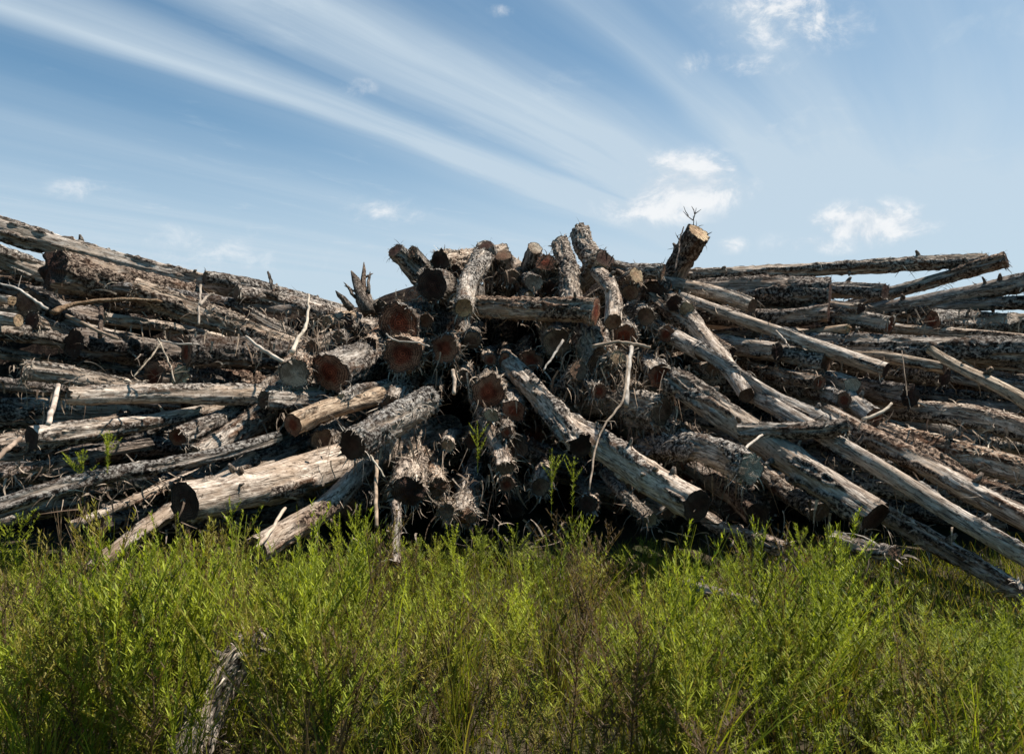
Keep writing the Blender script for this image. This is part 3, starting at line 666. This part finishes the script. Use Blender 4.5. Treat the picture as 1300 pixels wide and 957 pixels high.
while made < 165 and tries < 9000:
    tries += 1
    x = fr_.uniform(-160, 1460); y = fr_.uniform(sil(x)+14, 668); dep = F(x, y)+fr_.uniform(.45, 1.7)
    wd = fr_.uniform(15, 34); rr_ = wd/2*dep/FPX
    p0 = P3(x, y, dep)
    if p0[2] < rr_+.03: continue
    yaw = R((x-650)/650*58+fr_.normal(0, 14)); pit = R(fr_.normal(2, 6))
    dr = np.array((-math.sin(yaw)*math.cos(pit), math.cos(yaw)*math.cos(pit), math.sin(pit)*(1 if p0[2] < 1.7 else -.5)))
    ln = fr_.uniform(2.0, 3.6); p1 = p0+dr*ln
    ok = True
    for k in np.linspace(0, 1, 14):
        q = p0+dr*ln*k; qx, qy = CX+q[0]/q[1]*FPX, HY-(q[2]-CH)/q[1]*FPX
        if qy < sil(qx)-2+wd*.4: ok = False; break
        near = (abs(SA[:, 0]-qx) < (SA[:, 3]+wd)*.5) & (abs(SA[:, 1]-qy) < (SA[:, 3]+wd)*.5)
        if near.any() and q[1] < SA[near, 2].max()+rr_+.05: ok = False; break
    if not ok or p1[2] < .1: continue
    sty_ = random.choice('KKSDDB')
    o = make_log(p0, p1, rr_, rr_*.85, sty_, random.choice('rkbbr'), vis=min(ln, 1.6), strips=.6, tintmul=1.0)
    tag(o, buried_label(x, y, sty_), 'log', 'logs buried deeper in the pile')
    made += 1
print('buried logs', made, 'after', tries)

# ------------------------------------------------------------------ dark mound added inside the pile to block light, ground
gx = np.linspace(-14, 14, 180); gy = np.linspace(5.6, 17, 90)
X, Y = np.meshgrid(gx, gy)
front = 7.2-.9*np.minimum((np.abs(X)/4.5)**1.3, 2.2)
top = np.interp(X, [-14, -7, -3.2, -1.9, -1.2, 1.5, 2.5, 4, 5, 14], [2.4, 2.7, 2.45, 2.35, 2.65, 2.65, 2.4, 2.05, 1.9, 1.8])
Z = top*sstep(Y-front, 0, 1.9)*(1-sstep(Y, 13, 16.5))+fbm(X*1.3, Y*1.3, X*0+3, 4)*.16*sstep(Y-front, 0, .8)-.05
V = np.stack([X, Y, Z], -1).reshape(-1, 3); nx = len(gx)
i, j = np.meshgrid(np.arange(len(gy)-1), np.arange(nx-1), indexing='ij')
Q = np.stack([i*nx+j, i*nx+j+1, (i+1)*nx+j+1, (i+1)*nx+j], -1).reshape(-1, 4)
tag(mesh_obj('shade_mound', V, Q, MOUND), 'near black mound added inside the log pile to darken its gaps', 'shade mound', kind='stuff')

G = 900
gxs = np.concatenate([[-G, -200, -40], np.linspace(-12, 12, 120), [40, 200, G]]); gys = np.concatenate([[-G, -200, -20], np.linspace(-4, 14, 90), [40, 200, G]])
X, Y = np.meshgrid(gxs, gys); Z = fbm(X*.7, Y*.7, X*0, 3)*.05*(np.abs(X) < 13)*(Y < 15)*(Y > -5)
V = np.stack([X, Y, Z], -1).reshape(-1, 3); nx = len(gxs)
i, j = np.meshgrid(np.arange(len(gys)-1), np.arange(nx-1), indexing='ij')
Q = np.stack([i*nx+j, i*nx+j+1, (i+1)*nx+j+1, (i+1)*nx+j], -1).reshape(-1, 4)
tag(mesh_obj('ground', V, Q, GROUND), kind='structure')

# ------------------------------------------------------------------ loose shreds of bark all over the pile
def shreds():
    r = np.random.default_rng(55)
    N_ = 15000
    k = r.integers(0, len(SA), N_)
    qx = SA[k, 0]+r.normal(0, 10, N_); qy = SA[k, 1]+SA[k, 3]*.35*r.uniform(-1, 1.2, N_)+r.normal(0, 4, N_); qd = SA[k, 2]+r.uniform(-.02, .25, N_)
    ok = (qy > np.interp(qx, [-200, 0, 400, 500, 850, 1500], [290, 300, 385, 330, 330, 330])) & (qd > 0); qx, qy, qd = qx[ok], qy[ok], qd[ok]
    B = np.stack([(qx-CX)/FPX*qd, qd, CH+(HY-qy)/FPX*qd], -1); B = B[B[:, 2] > .05]
    # clumps
    cl = fbm(B[:, 0]*1.6, B[:, 1]*1.6, B[:, 2]*2.2, 2); B = B[cl > .05]
    Ln = r.gamma(2.2, .032, len(B))+.02
    for (cx_, cy_, sx, sy, n_, l_) in ((775, 455, 35, 12, 420, .16), (800, 490, 40, 22, 420, .14), (590, 640, 24, 30, 420, .12), (495, 590, 22, 30, 260, .16), (440, 405, 40, 22, 500, .07),
            (495, 380, 40, 10, 420, .06), (600, 345, 26, 26, 380, .06), (180, 625, 55, 26, 420, .10), (930, 680, 40, 18, 260, .09), (1170, 565, 70, 22, 620, .11), (60, 490, 30, 20, 260, .10),
            (395, 400, 26, 22, 360, .09), (590, 460, 40, 22, 380, .08), (850, 440, 22, 50, 380, .08), (50, 590, 30, 20, 200, .11), (220, 470, 30, 25, 200, .08), (330, 500, 40, 14, 300, .06),
            (690, 470, 26, 34, 300, .09), (740, 430, 30, 20, 300, .06), (860, 555, 50, 14, 380, .07), (560, 330, 20, 14, 240, .06), (1010, 470, 60, 12, 260, .06), (900, 380, 40, 14, 360, .05), (470, 640, 60, 20, 200, .09),
            (1100, 610, 60, 20, 200, .08), (750, 540, 30, 30, 220, .10), (1225, 400, 60, 10, 220, .06), (230, 395, 70, 12, 320, .07), (670, 590, 30, 30, 200, .10), (700, 680, 30, 20, 150, .12)):
        n_ = int(n_*(.38 if cy_ > 420 else .75)); x_ = r.normal(cx_, sx, n_); y_ = r.normal(cy_, sy, n_); dd = F(x_, y_)+r.uniform(-.25, .35, n_)
        B = np.concatenate([B, np.stack([(x_-CX)/FPX*dd, dd, CH+(HY-y_)/FPX*dd], -1)]); Ln = np.concatenate([Ln, r.gamma(3., l_/3., n_)+.02])
    bx = CX+B[:, 0]/B[:, 1]*FPX; by = HY-(B[:, 2]-CH)/B[:, 1]*FPX
    k_ = (B[:, 2] > .03) & (by > 9+np.interp(bx, [-200, 0, 120, 220, 300, 400, 480, 515, 545, 600, 700, 745, 800, 860, 1050, 1120, 1300, 1500], [270, 285, 330, 356, 370, 388, 390, 352, 330, 318, 322, 322, 345, 352, 356, 385, 400, 400])); B, Ln = B[k_], Ln[k_]
    n = len(B); d = r.normal(0, 1, (n, 3)); d[:, 2] -= .5; nn = r.normal(0, 1, (n, 3))
    return ribbons(B, d, nn, Ln, r.uniform(.003, .018, n), 5, .22, .45, 9)
def hanging():
    r = np.random.default_rng(91); Bs, Ls = [], []
    for (cx_, cy_, sx, sy, n_, l_) in ((505, 560, 34, 12, 90, .20), (785, 470, 40, 14, 150, .20), (845, 540, 26, 8, 50, .14), (575, 468, 14, 8, 40, .16), (620, 520, 16, 8, 30, .12), (735, 490, 22, 8, 60, .16),
            (95, 490, 45, 6, 50, .12), (340, 440, 60, 8, 60, .10), (440, 560, 40, 10, 40, .14), (860, 505, 14, 10, 60, .12), (1000, 470, 50, 8, 40, .08), (1180, 400, 60, 6, 60, .07), (1200, 560, 60, 10, 70, .12),
            (760, 430, 30, 10, 60, .10), (600, 350, 22, 10, 60, .08), (400, 420, 20, 10, 60, .12), (250, 420, 60, 8, 60, .09), (640, 610, 20, 10, 40, .12), (930, 610, 40, 8, 50, .12), (1050, 640, 40, 8, 40, .12)):
        n_ = int(n_*.6); x_ = r.normal(cx_, sx, n_); y_ = r.normal(cy_, sy, n_); dd = F(x_, y_)+r.uniform(-.45, .1, n_)
        Bs.append(np.stack([(x_-CX)/FPX*dd, dd, CH+(HY-y_)/FPX*dd], -1)); Ls.append(r.gamma(3., l_/3., n_)+.03)
    B, Ln = np.concatenate(Bs), np.concatenate(Ls); n = len(B)
    d = r.normal(0, .35, (n, 3)); d[:, 2] -= 1
    return ribbons(B, d, r.normal(0, 1, (n, 3)), Ln, r.uniform(.006, .022, n), 6, .3, .22, 12)
RV, RQ, rv = hanging()
o = tag(mesh_obj('hanging_bark', RV, RQ, STRIP, {'rnd': rv}), 'long ribbons of loose bark hanging down off the logs', 'bark ribbons', kind='stuff'); o.color = (.80, .70, .62, 1)
RV, RQ, rv = shreds()
o = tag(mesh_obj('bark_shreds', RV, RQ, STRIP, {'rnd': rv}), 'torn strips and fibres of bark caught between the logs', 'bark shreds', kind='stuff'); o.color = (.68, .62, .57, 1)

# ------------------------------------------------------------------ sticks, snags and twigs
def stick(pts, w0, w1, label, mat_=None, dep=-.9, col=(1, 1, 1), twigs=0, flat=1.0, seed=1, cat='stick', name='stick', group=None):
    r = np.random.default_rng(seed)
    q = [P3(x, y, F(x, y)+(dz if dz is not None else dep)) for x, y, dz in [(p+(None,))[:3] for p in pts]]
    q = np.array(q); loc = q[0].copy(); q = q-loc
    # smooth the polyline
    tt = np.linspace(0, len(q)-1, (len(q)-1)*5+1); f = np.stack([np.interp(tt, np.arange(len(q)), q[:, c]) for c in range(3)], -1)
    for _ in range(2): f[1:-1] = (f[:-2]+f[1:-1]*2+f[2:])/4
    f[1:-1] += r.normal(0, .0025, f[1:-1].shape)
    dm = F(*pts[0][:2])+dep; rads = np.linspace(w0, w1, len(f))/2*dm/FPX
    TV, TQ, TT = tube(f, rads, 8, seed, .25)
    if flat != 1.0:
        ci = np.repeat(f, 8, 0); TV[:len(ci), 1:] = ci[:, 1:]+(TV[:len(ci), 1:]-ci[:, 1:])*np.array((1.6, flat))
    m_ = mat_ or STICK
    at = {'rnd': np.full(len(TV), r.uniform(.3, .9))} if m_ is STICK else {'lp': TV+seed, 'bk': np.full(len(TV), .7 if name == 'stick' else 0.)}
    o = mesh_obj(name, TV, TQ, m_, at, loc=loc, T=TT); o.color = (*col, 1)
    for k in range(twigs):
        i = int(r.uniform(.15, .95)*(len(f)-1)); d = r.normal(0, 1, 3); d[2] += .7; d = unit(d); ln = r.uniform(.06, .2)*w0/8+.04
        c = [f[i], f[i]+d*ln*.5+r.normal(0, .01, 3), f[i]+d*ln+r.normal(0, .02, 3)]
        A, B_, C_ = tube(c, [rads[i]*.55, rads[i]*.4, rads[i]*.15], 5, seed+k, .2)
        t_ = mesh_obj('twig', A, B_, m_, {'rnd': np.full(len(A), .5)} if m_ is STICK else {'lp': A, 'bk': np.full(len(A), .7)}, parent=o, T=C_); t_.color = o.color
    tag(o, label, cat, group)
    return o
SG = 'loose sticks caught in the pile'
stick([(392, 374), (391, 395), (388, 418), (377, 432), (371, 448)], 2.5, 5.5, 'bleached white curved stick standing left of the blotched red log end', col=(1.35, 1.3, 1.2), group=SG, seed=3)
stick([(312, 427), (335, 445), (359, 459)], 3, 5, 'white splinter pointing down at the pale saw scored log end', col=(1.25, 1.2, 1.15), group=SG, seed=4)
stick([(255, 362), (253, 385), (252, 412)], 3, 3, 'thin upright twig before the left skyline log', group=SG, seed=5, col=(.8, .75, .7))
stick([(272, 372), (261, 377), (254, 388)], 3, 4, 'short curved twig beside the thin upright one', col=(.9, .85, .8), group=SG, seed=6)
stick([(74, 489, -.7), (68, 515, -.75), (61, 538, -.8)], 6, 6.5, 'pale broken branch leaning between the pale smooth logs on the left', col=(1.1, 1, .95), group=SG, seed=7)
stick([(0, 360), (22, 366), (45, 382), (60, 392)], 2.5, 4, 'long thin twig curving in from the left edge', group=SG, seed=8, twigs=2)
stick([(-8, 584, -.6), (10, 570, -.6), (26, 556, -.6)], 8, 6, 'short pinkish branch at the left edge beside a dark log end', col=(1, .85, .75), group=SG, seed=9)
stick([(204, 432), (222, 436), (252, 437)], 2, 2.5, 'level twig under the slim sunlit bare log', group=SG, seed=10, twigs=3)
stick([(170, 478), (190, 455), (205, 435)], 2, 2, 'fine bent twig before the reddish log end on the left', group=SG, seed=11, twigs=5, col=(.75, .7, .62))
stick([(200, 430), (215, 460), (222, 485)], 2.4, 1.5, 'dangling root with fine side twigs on the left', group=SG, seed=12, twigs=7, col=(.75, .7, .62))
stick([(796, 452, -.95), (795, 480, -.95), (791, 510, -.95), (770, 535, -.95), (757, 560, -.95), (748, 622, -.9)], 3.2, 2, 'long crooked stick hanging down right of centre', col=(.8, .72, .64), group=SG, seed=13, twigs=6)
stick([(802, 440), (797, 480), (795, 515)], 5, 6, 'flat grey strip of wood hanging beside the long crooked stick', col=(1.1, 1.1, 1.1), group=SG, seed=14)
stick([(752, 440), (780, 434), (805, 436), (826, 441)], 4, 4, 'bundle of pale fibres bowed over the small golden log end', col=(1.15, 1.05, .95), group=SG, seed=15, twigs=3)
stick([(478, 585, -.6), (477, 620, -.6), (478, 668, -.6)], 5, 5, 'brown upright strip hanging under the propped barked log', col=(.85, .72, .6), group=SG, seed=16)
stick([(470, 578, -.7), (480, 592, -.7), (488, 605, -.7)], 3, 2, 'white splinter under the propped barked log', col=(1.2, 1.2, 1.1), group=SG, seed=17)
stick([(575, 470, -.6), (577, 485, -.6), (576, 500, -.6)], 5, 5, 'pale peg of wood below the shaggy collared end', col=(1.1, 1, .9), group=SG, seed=18)
stick([(490, 424), (500, 433), (530, 434), (545, 440)], 2.5, 2, 'thin bent twig between the stacked pair of stout ends', group=SG, seed=19)
stick([(340, 345, .3), (344, 358, .3), (346, 372, .3)], 3, 5, 'dark twig standing up from the left crest against the sky', mat_=BARK, col=(.5, .5, .5), group=SG, seed=20)
stick([(1132, 512, -.6), (1118, 525, -.6), (1095, 533, -.6)], 3.5, 5, 'bleached twig sticking up beside the rusty sliced end', col=(1.25, 1.2, 1.1), group=SG, seed=21)
stick([(326, 695, -.75), (345, 672, -.7), (362, 645, -.65)], 5, 5, 'pale splinter lying along the split flat faced log', col=(1.15, 1.05, .95), group=SG, seed=22)
stick([(935, 580, -.9), (950, 565, -.9), (968, 552, -.85)], 4, 3, 'small white twig beside the small crossing log', col=(1.2, 1.15, 1.1), group=SG, seed=23)
stick([(985, 420, -.6), (996, 432, -.6), (1003, 442, -.6)], 3.5, 2, 'white shred on the long smooth pole', col=(1.2, 1.15, 1.1), group=SG, seed=24)
stick([(690, 470, -.6), (700, 455, -.6), (708, 443, -.6), (715, 432, -.6)], 2.5, 4, 'twig leaning under the plain brown log end', group=SG, seed=25)
stick([(1145, 445, -.6), (1150, 490, -.6), (1156, 520, -.6)], 1.2, 1.0, 'hair thin dangling root on the right', group=SG, col=(.55, .5, .45), seed=26, twigs=3)
for k in range(0):                                       # more of the same kind, each at its own place
    r = np.random.default_rng(900+k); L_ = LOGS[int(r.integers(0, len(LOGS)))]
    x = (L_[0]*.6+L_[3]*.4); y = (L_[1]*.6+L_[4]*.4)
    if not (0 < x < 1300) or y < 390: continue
    an = r.uniform(0, math.pi); l_ = r.uniform(18, 40)
    stick([(x, y, -.75), (x+math.cos(an)*l_*.5+r.normal(0, 3), y+math.sin(an)*l_*.5, -.72), (x+math.cos(an)*l_, y+math.sin(an)*l_, -.68)], 2.6, 1.8,
          'fine loose twig caught on the face of the pile', group='fine twigs on the face of the pile', seed=700+k, twigs=int(r.integers(0, 4)))
# splintered slab, left
s1 = stick([(66, 397, -.55), (90, 387, -.5), (130, 381, -.45), (170, 380, -.4), (205, 383, -.35)], 11, 7, 'long bowed tan slab split off a log, under the dark broken butt', mat_=BARK, col=(.62, .5, .38), flat=.6, seed=30, cat='split slab', name='split_slab')
s2 = stick([(84, 400, -.3), (120, 418, -.3), (150, 430, -.3)], 5, 4, 'narrow splinter crossing under the bowed tan slab', col=(.9, .8, .7), group=SG, seed=31)
s3 = stick([(128, 390, -.25), (128, 405, -.25), (127, 428, -.25)], 6, 6, 'short dark upright branch below the bowed tan slab', mat_=BARK, col=(.5, .42, .38), group=SG, seed=32)
# spiky snag on the crest left of the middle
def snag(spikes, label, seed, name='root_snag', cat='root snag'):
    x0, y0, dz = spikes[0][0]; base = P3(x0, y0, F(x0, y0)+dz); root = None
    for k, (p, q, w0) in enumerate(spikes):
        a, b = P3(p[0], p[1], F(p[0], p[1])+p[2])-base, P3(q[0], q[1], F(q[0], q[1])+q[2])-base
        r = np.random.default_rng(seed+k); m1 = (a+b)/2+r.normal(0, .01, 3); rr = w0/2*7.0/FPX
        TV, TQ, TT = tube([a, a*.7+b*.3+r.normal(0, .006, 3), m1, a*.2+b*.8+r.normal(0, .006, 3), b], [rr, rr*.95, rr*.8, rr*.6, rr*.12], 10, seed+k, .35)
        o = mesh_obj(name if root is None else 'spike', TV, TQ, BARK, {'lp': TV+seed+k, 'bk': np.full(len(TV), .8)}, parent=root, loc=base if root is None else None, T=TT)
        o.color = (.62, .57, .53, 1); root = root or o
    return tag(root, label, cat)
snag([((468, 398, .0), (446, 344, -.15), 17), ((462, 385, -.05), (462, 333, -.1), 8), ((468, 372, -.1), (470, 345, -.1), 5), ((455, 372, -.1), (437, 363, -.15), 5),
      ((464, 352, -.1), (474, 347, -.1), 3), ((447, 392, -.1), (426, 369, -.25), 9), ((452, 378, -.1), (436, 358, -.2), 4)],
     'dark spiky root snag standing on the crest left of the middle', 60)
snag([((352, 376, .2), (334, 372, .1), 12), ((345, 374, .2), (352, 366, .15), 7), ((348, 372, .2), (343, 347, .1), 2.5)],
     'small dark knot of root on the left crest', 75)
def twiggy(x, y, pts, label, dep, seed):
    base = P3(x, y, F(x, y)+dep); root = None
    for k, (p, q) in enumerate(pts):
        a, b = P3(*p, base[1])-base, P3(*q, base[1]-.03*k)-base
        TV, TQ, TT = tube([a, (a+b)/2+np.array((.006, 0, .004))*(-1)**k, b], [.006, .0045, .002], 6, seed+k, .2)
        o = mesh_obj('twig' if root is None else 'side_twig', TV, TQ, BARK, {'lp': TV, 'bk': np.full(len(TV), .9)}, parent=root, loc=base if root is None else None, T=TT)
        o.color = (.55, .5, .48, 1); root = root or o
    return tag(root, label, 'twig')
twiggy(880, 286, [((880, 288), (880, 274)), ((880, 280), (867, 268)), ((880, 279), (884, 264)), ((874, 274), (868, 262)), ((882, 272), (878, 262)), ((882, 272), (890, 266))],
       'fine bare twigs above the bright sawn top of the leaning log', -.35, 90)
stick([(856, 345, -.5), (862, 318, -.55), (862, 305, -.5), (868, 288, -.5)], 3, 1.6, 'dark crooked branch against the left side of the leaning log', mat_=BARK, col=(.55, .5, .48), group=SG, seed=33, twigs=4)

# ------------------------------------------------------------------ weeds
def proto(seed, bushy=False, full=1.0):
    """one weed 1 m tall: stem ribbons + narrow leaves; returns V, Q, rnd, dry (0 green .. 1 dry)"""
    r = np.random.default_rng(seed); Vs, Qs, Rs, Ds, off = [], [], [], [], 0
    def add(V, Q, rv, dv):
        nonlocal off
        Vs.append(V); Qs.append(Q+off); Rs.append(rv); Ds.append(dv); off += len(V)
    stems = [(np.zeros(3), np.array((r.normal(0, .06), r.normal(0, .06), 1.)), 1.0, .22)]
    for k in range(r.integers(7, 12) if bushy else r.integers(3, 7)):
        h = r.uniform(.30, .86); az = r.random()*6.28
        d = np.array((math.cos(az)*.5, math.sin(az)*.5, 1.)); d /= np.linalg.norm(d)
        stems.append((stems[0][1]*h, d, (1.03-h)*r.uniform(.55, .95), 0.05))
    for (b, d, ln, lo) in stems:
        d = d/np.linalg.norm(d)
        V, Q, rv = ribbons(np.array([b, b]), np.array([d, d]), np.array([[1., 0, 0], [0, 1., 0]]), np.array([ln, ln]), np.array([.006, .006]), 4, .0, .03, seed)
        add(V, Q, rv*0+.35, np.full(len(V), .45))
        n = max(6, int(ln*135*full)); t = np.sort(r.uniform(lo, 1.0, n)); az = np.arange(n)*2.4+r.normal(0, .5, n)
        up = r.uniform(.35, 1.1, n)+.9*t; B = b+np.outer(t*ln, d)
        D = np.stack([np.cos(az), np.sin(az), up], -1); N = np.stack([-np.cos(az)*up, -np.sin(az)*up, np.ones(n)], -1)
        L = .62*(.028+.045*np.sin(np.clip(t*1.1, 0, 1)*3.0))*r.uniform(.6, 1.4, n)
        V, Q, rv = ribbons(B, D, unit(N), L, r.uniform(.0038, .0074, n), 2, .14, .25, seed+5)
        hz = np.repeat(B[:, 2], 6)
        add(V, Q, rv, np.clip(1.38-hz*1.35, 0, 1)*np.repeat(r.uniform(.1, 1, n), 6))
    return np.concatenate(Vs), np.concatenate(Qs), np.concatenate(Rs), np.concatenate(Ds)
PROT = [proto(200+k, k % 3 == 0) for k in range(12)]

def tuft(seed):
    """a tuft of tall grass with drooping blades and thin seed heads, 1 m tall"""
    r = np.random.default_rng(seed); n = 22
    B = np.stack([r.normal(0, .02, n), r.normal(0, .02, n), np.zeros(n)], -1); D = np.stack([r.normal(0, .16, n), r.normal(0, .16, n), np.ones(n)], -1)
    L = r.uniform(.45, 1.0, n); V, Q, rv = ribbons(B, D, r.normal(0, 1, (n, 3)), L, r.uniform(.005, .010, n), 6, .05, .10, seed)
    tips = V.reshape(n, 14, 3)[:6, -1]; m = 9                      # seed heads on six of the blades
    b = np.repeat(tips, m, 0)-np.tile(np.linspace(0, .12, m), 6)[:, None]*np.array((0, 0, 1.)); d = r.normal(0, .5, (6*m, 3)); d[:, 2] += .9
    V2, Q2, r2 = ribbons(b, d, r.normal(0, 1, (6*m, 3)), r.uniform(.012, .03, 6*m), r.uniform(.004, .008, 6*m), 2, .1, .2, seed)
    return np.concatenate([V, V2]), np.concatenate([Q, Q2+len(V)]), np.concatenate([rv, r2]), np.concatenate([np.repeat(r.uniform(.1, .8, n), 14), np.full(len(V2), .75)])
TUFT = [tuft(400+k) for k in range(5)]
DRYP = [proto(300+k, True, .22) for k in range(4)]

def field():
    r = np.random.default_rng(77)
    for d_lo, d_hi, dens in ((1.5, 2.3, 40), (2.3, 3.1, 170), (3.1, 4.0, 130), (4.0, 5.0, 75)):
        n = int((d_hi-d_lo)*(d_hi+d_lo)*.80*dens)
        y = r.uniform(d_lo, d_hi, n); x = r.uniform(-1, 1, n)*(y*.80+.15)
        for xx, yy in zip(x, y):
            p = CX+xx/yy*FPX
            edge = np.interp(p, [0, 200, 420, 700, 900, 1100, 1300], [4.8, 4.7, 4.8, 4.9, 4.7, 4.2, 3.7])
            if yy > edge: continue
            c = float(fbm(np.array([xx*1.3+9]), np.array([yy*1.3]), np.array([2.5]), 2)[0])
            c2 = float(fbm(np.array([xx*3.1+2]), np.array([yy*3.1]), np.array([6.5]), 2)[0])
            if (c < -.2 and r.random() < .6) or (c2 < -.08 and r.random() < .85): continue
            # foliage line of the thicket as it stands: taller in some places than in others
            line = np.interp(p, [0, 80, 170, 210, 300, 340, 420, 560, 640, 760, 850, 900, 970, 1060, 1150, 1230, 1300], [690, 690, 712, 680, 670, 715, 672, 690, 652, 665, 690, 712, 700, 672, 735, 755, 750])
            h = (CH-(line-HY)/FPX*yy)*(1.0+.30*min(c, .3)+.30*min(c2, .4))*(r.uniform(.22, 1.0)**.6)*(1.2 if r.random() < .10 else 1)
            if yy < 2.3: h = r.uniform(.25, .5)
            if (abs(p-300) < 36 and yy < 2.70) or (abs(p-312) < 24 and yy < 3.3): continue
            if (abs(p-333-20*math.sin(yy*5)) < 22 or abs(p-772-14*math.sin(yy*4)) < 18 or abs(p-560-9*math.sin(yy*6)) < 11 or abs(p-925-16*math.sin(yy*5)) < 14 or abs(p-1120-10*math.sin(yy*6)) < 16) and yy < 4.2: h *= .45
            if p < 180 and yy > 3.9: h = (h+.26*r.random()) if r.random() < .3 else h*.7
            if h < .12: continue
            dry = r.random() < (.38 if (abs(p-725) < 65 and yy > 3.4) else .07)
            yield xx, yy, h, r, dry
def build_field():
    Vs, Qs, Rs, Hs, off = [], [], [], [], 0
    for xx, yy, h, r, dry in field():
        V, Q, rv, dv = (DRYP[int(r.integers(0, 4))] if dry else TUFT[int(r.integers(0, 5))] if r.random() < .20 else PROT[int(r.integers(0, len(PROT)))])
        az = r.random()*6.283; c, s = math.cos(az), math.sin(az); k = h; kw = .55+.45*h
        x, y, z = V[:, 0]*kw, V[:, 1]*kw, V[:, 2]*k
        lx, ly = r.normal(0, .12, 2)
        Vs.append(np.stack([x*c-y*s+xx+lx*z, x*s+y*c+yy+ly*z, z-.02], -1)); Qs.append(Q+off); off += len(V)
        hue = r.random(); patch = float(fbm(np.array([xx*.9]), np.array([yy*.9]), np.array([8.]), 2)[0])
        near = 0
        Hs.append(np.full(len(V), .93) if dry else np.clip(hue**2.2*.8+patch*.5+near+dv*.78, 0, .99)); Rs.append(np.clip(rv*.7+r.normal(.15, .12), 0, 1))
    print('weeds', len(Vs), 'verts', off)
    o = mesh_obj('weed_thicket', np.concatenate(Vs), np.concatenate(Qs), LEAF, {'rnd': np.concatenate(Rs), 'hue': np.concatenate(Hs)}, smooth=False)
    o.color = (1, 1, 1, 1)
    tag(o, 'dense feathery green weeds growing in front of the log pile', 'weeds', kind='stuff')
build_field()
def grass():
    r = np.random.default_rng(5); n = 26000
    y = np.sqrt(r.uniform(1.2**2, 5.4**2, n)); x = r.uniform(-1, 1, n)*(y*.8+.2)
    B = np.stack([x, y, np.full(n, -.01)], -1); D = np.stack([r.normal(0, .35, n), r.normal(0, .35, n), np.ones(n)], -1)
    V, Q, rv = ribbons(B, D, r.normal(0, 1, (n, 3)), r.uniform(.06, .30, n), r.uniform(.004, .008, n), 3, .16, .16, 4)
    hu = np.repeat(r.uniform(.25, 1.0, n), 8)
    o = mesh_obj('grass', V, Q, LEAF, {'rnd': rv*.8, 'hue': hu}, smooth=False); o.color = (1, 1, 1, 1)
    tag(o, 'thin green and straw coloured grass blades between the weeds', 'grass', kind='stuff')
grass()
def tall_weed(x, ytop, ybase, dep, label, seed, col=(1, 1, 1), lean=0.0, bushy=False):
    top = P3(x, ytop, dep); zb = max(0.0, CH+(HY-ybase)/FPX*dep); h = top[2]-zb
    V, Q, rv, dv = proto(seed, bushy); V = V*np.array((.62, .62, h)); V[:, 0] += lean*V[:, 2]
    stem = mesh_obj('weed', V, Q, LEAF, {'rnd': np.clip(rv*.8+.15, 0, 1), 'hue': np.full(len(V), .3)}, loc=(top[0]-lean*h, dep, zb), smooth=False)
    stem.color = (*col, 1)
    tag(stem, label, 'weed')
tall_weed(613, 535, 600, 5.15, 'green weed sprig growing up beside the slim steep log', 501, lean=.1)
tall_weed(700, 570, 660, 4.9, 'leafy weed in the dark gap, left of the pair by the slim steep log', 502)
tall_weed(726, 578, 660, 4.8, 'leafy weed in the dark gap, right of the pair by the slim steep log', 503)
tall_weed(738, 648, 800, 3.7, 'bright yellow green weed spike rising above the rest in the middle', 504)
tall_weed(135, 545, 620, 4.55, 'loose green weed growing in front of the pale smooth log on the left', 505, bushy=True)
tall_weed(105, 570, 640, 4.5, 'smaller green weed left of the loose one by the pale smooth log', 506, bushy=True)
tall_weed(1060, 668, 780, 4.1, 'bushy light green weed in front of the heaviest slanting log', 507, bushy=True)
tall_weed(950, 655, 780, 4.3, 'slender green weed rising between the two broad black log ends', 508)
tall_weed(450, 640, 760, 4.4, 'slender green weed under the propped barked log', 509)
print('objects', len(bpy.data.objects))
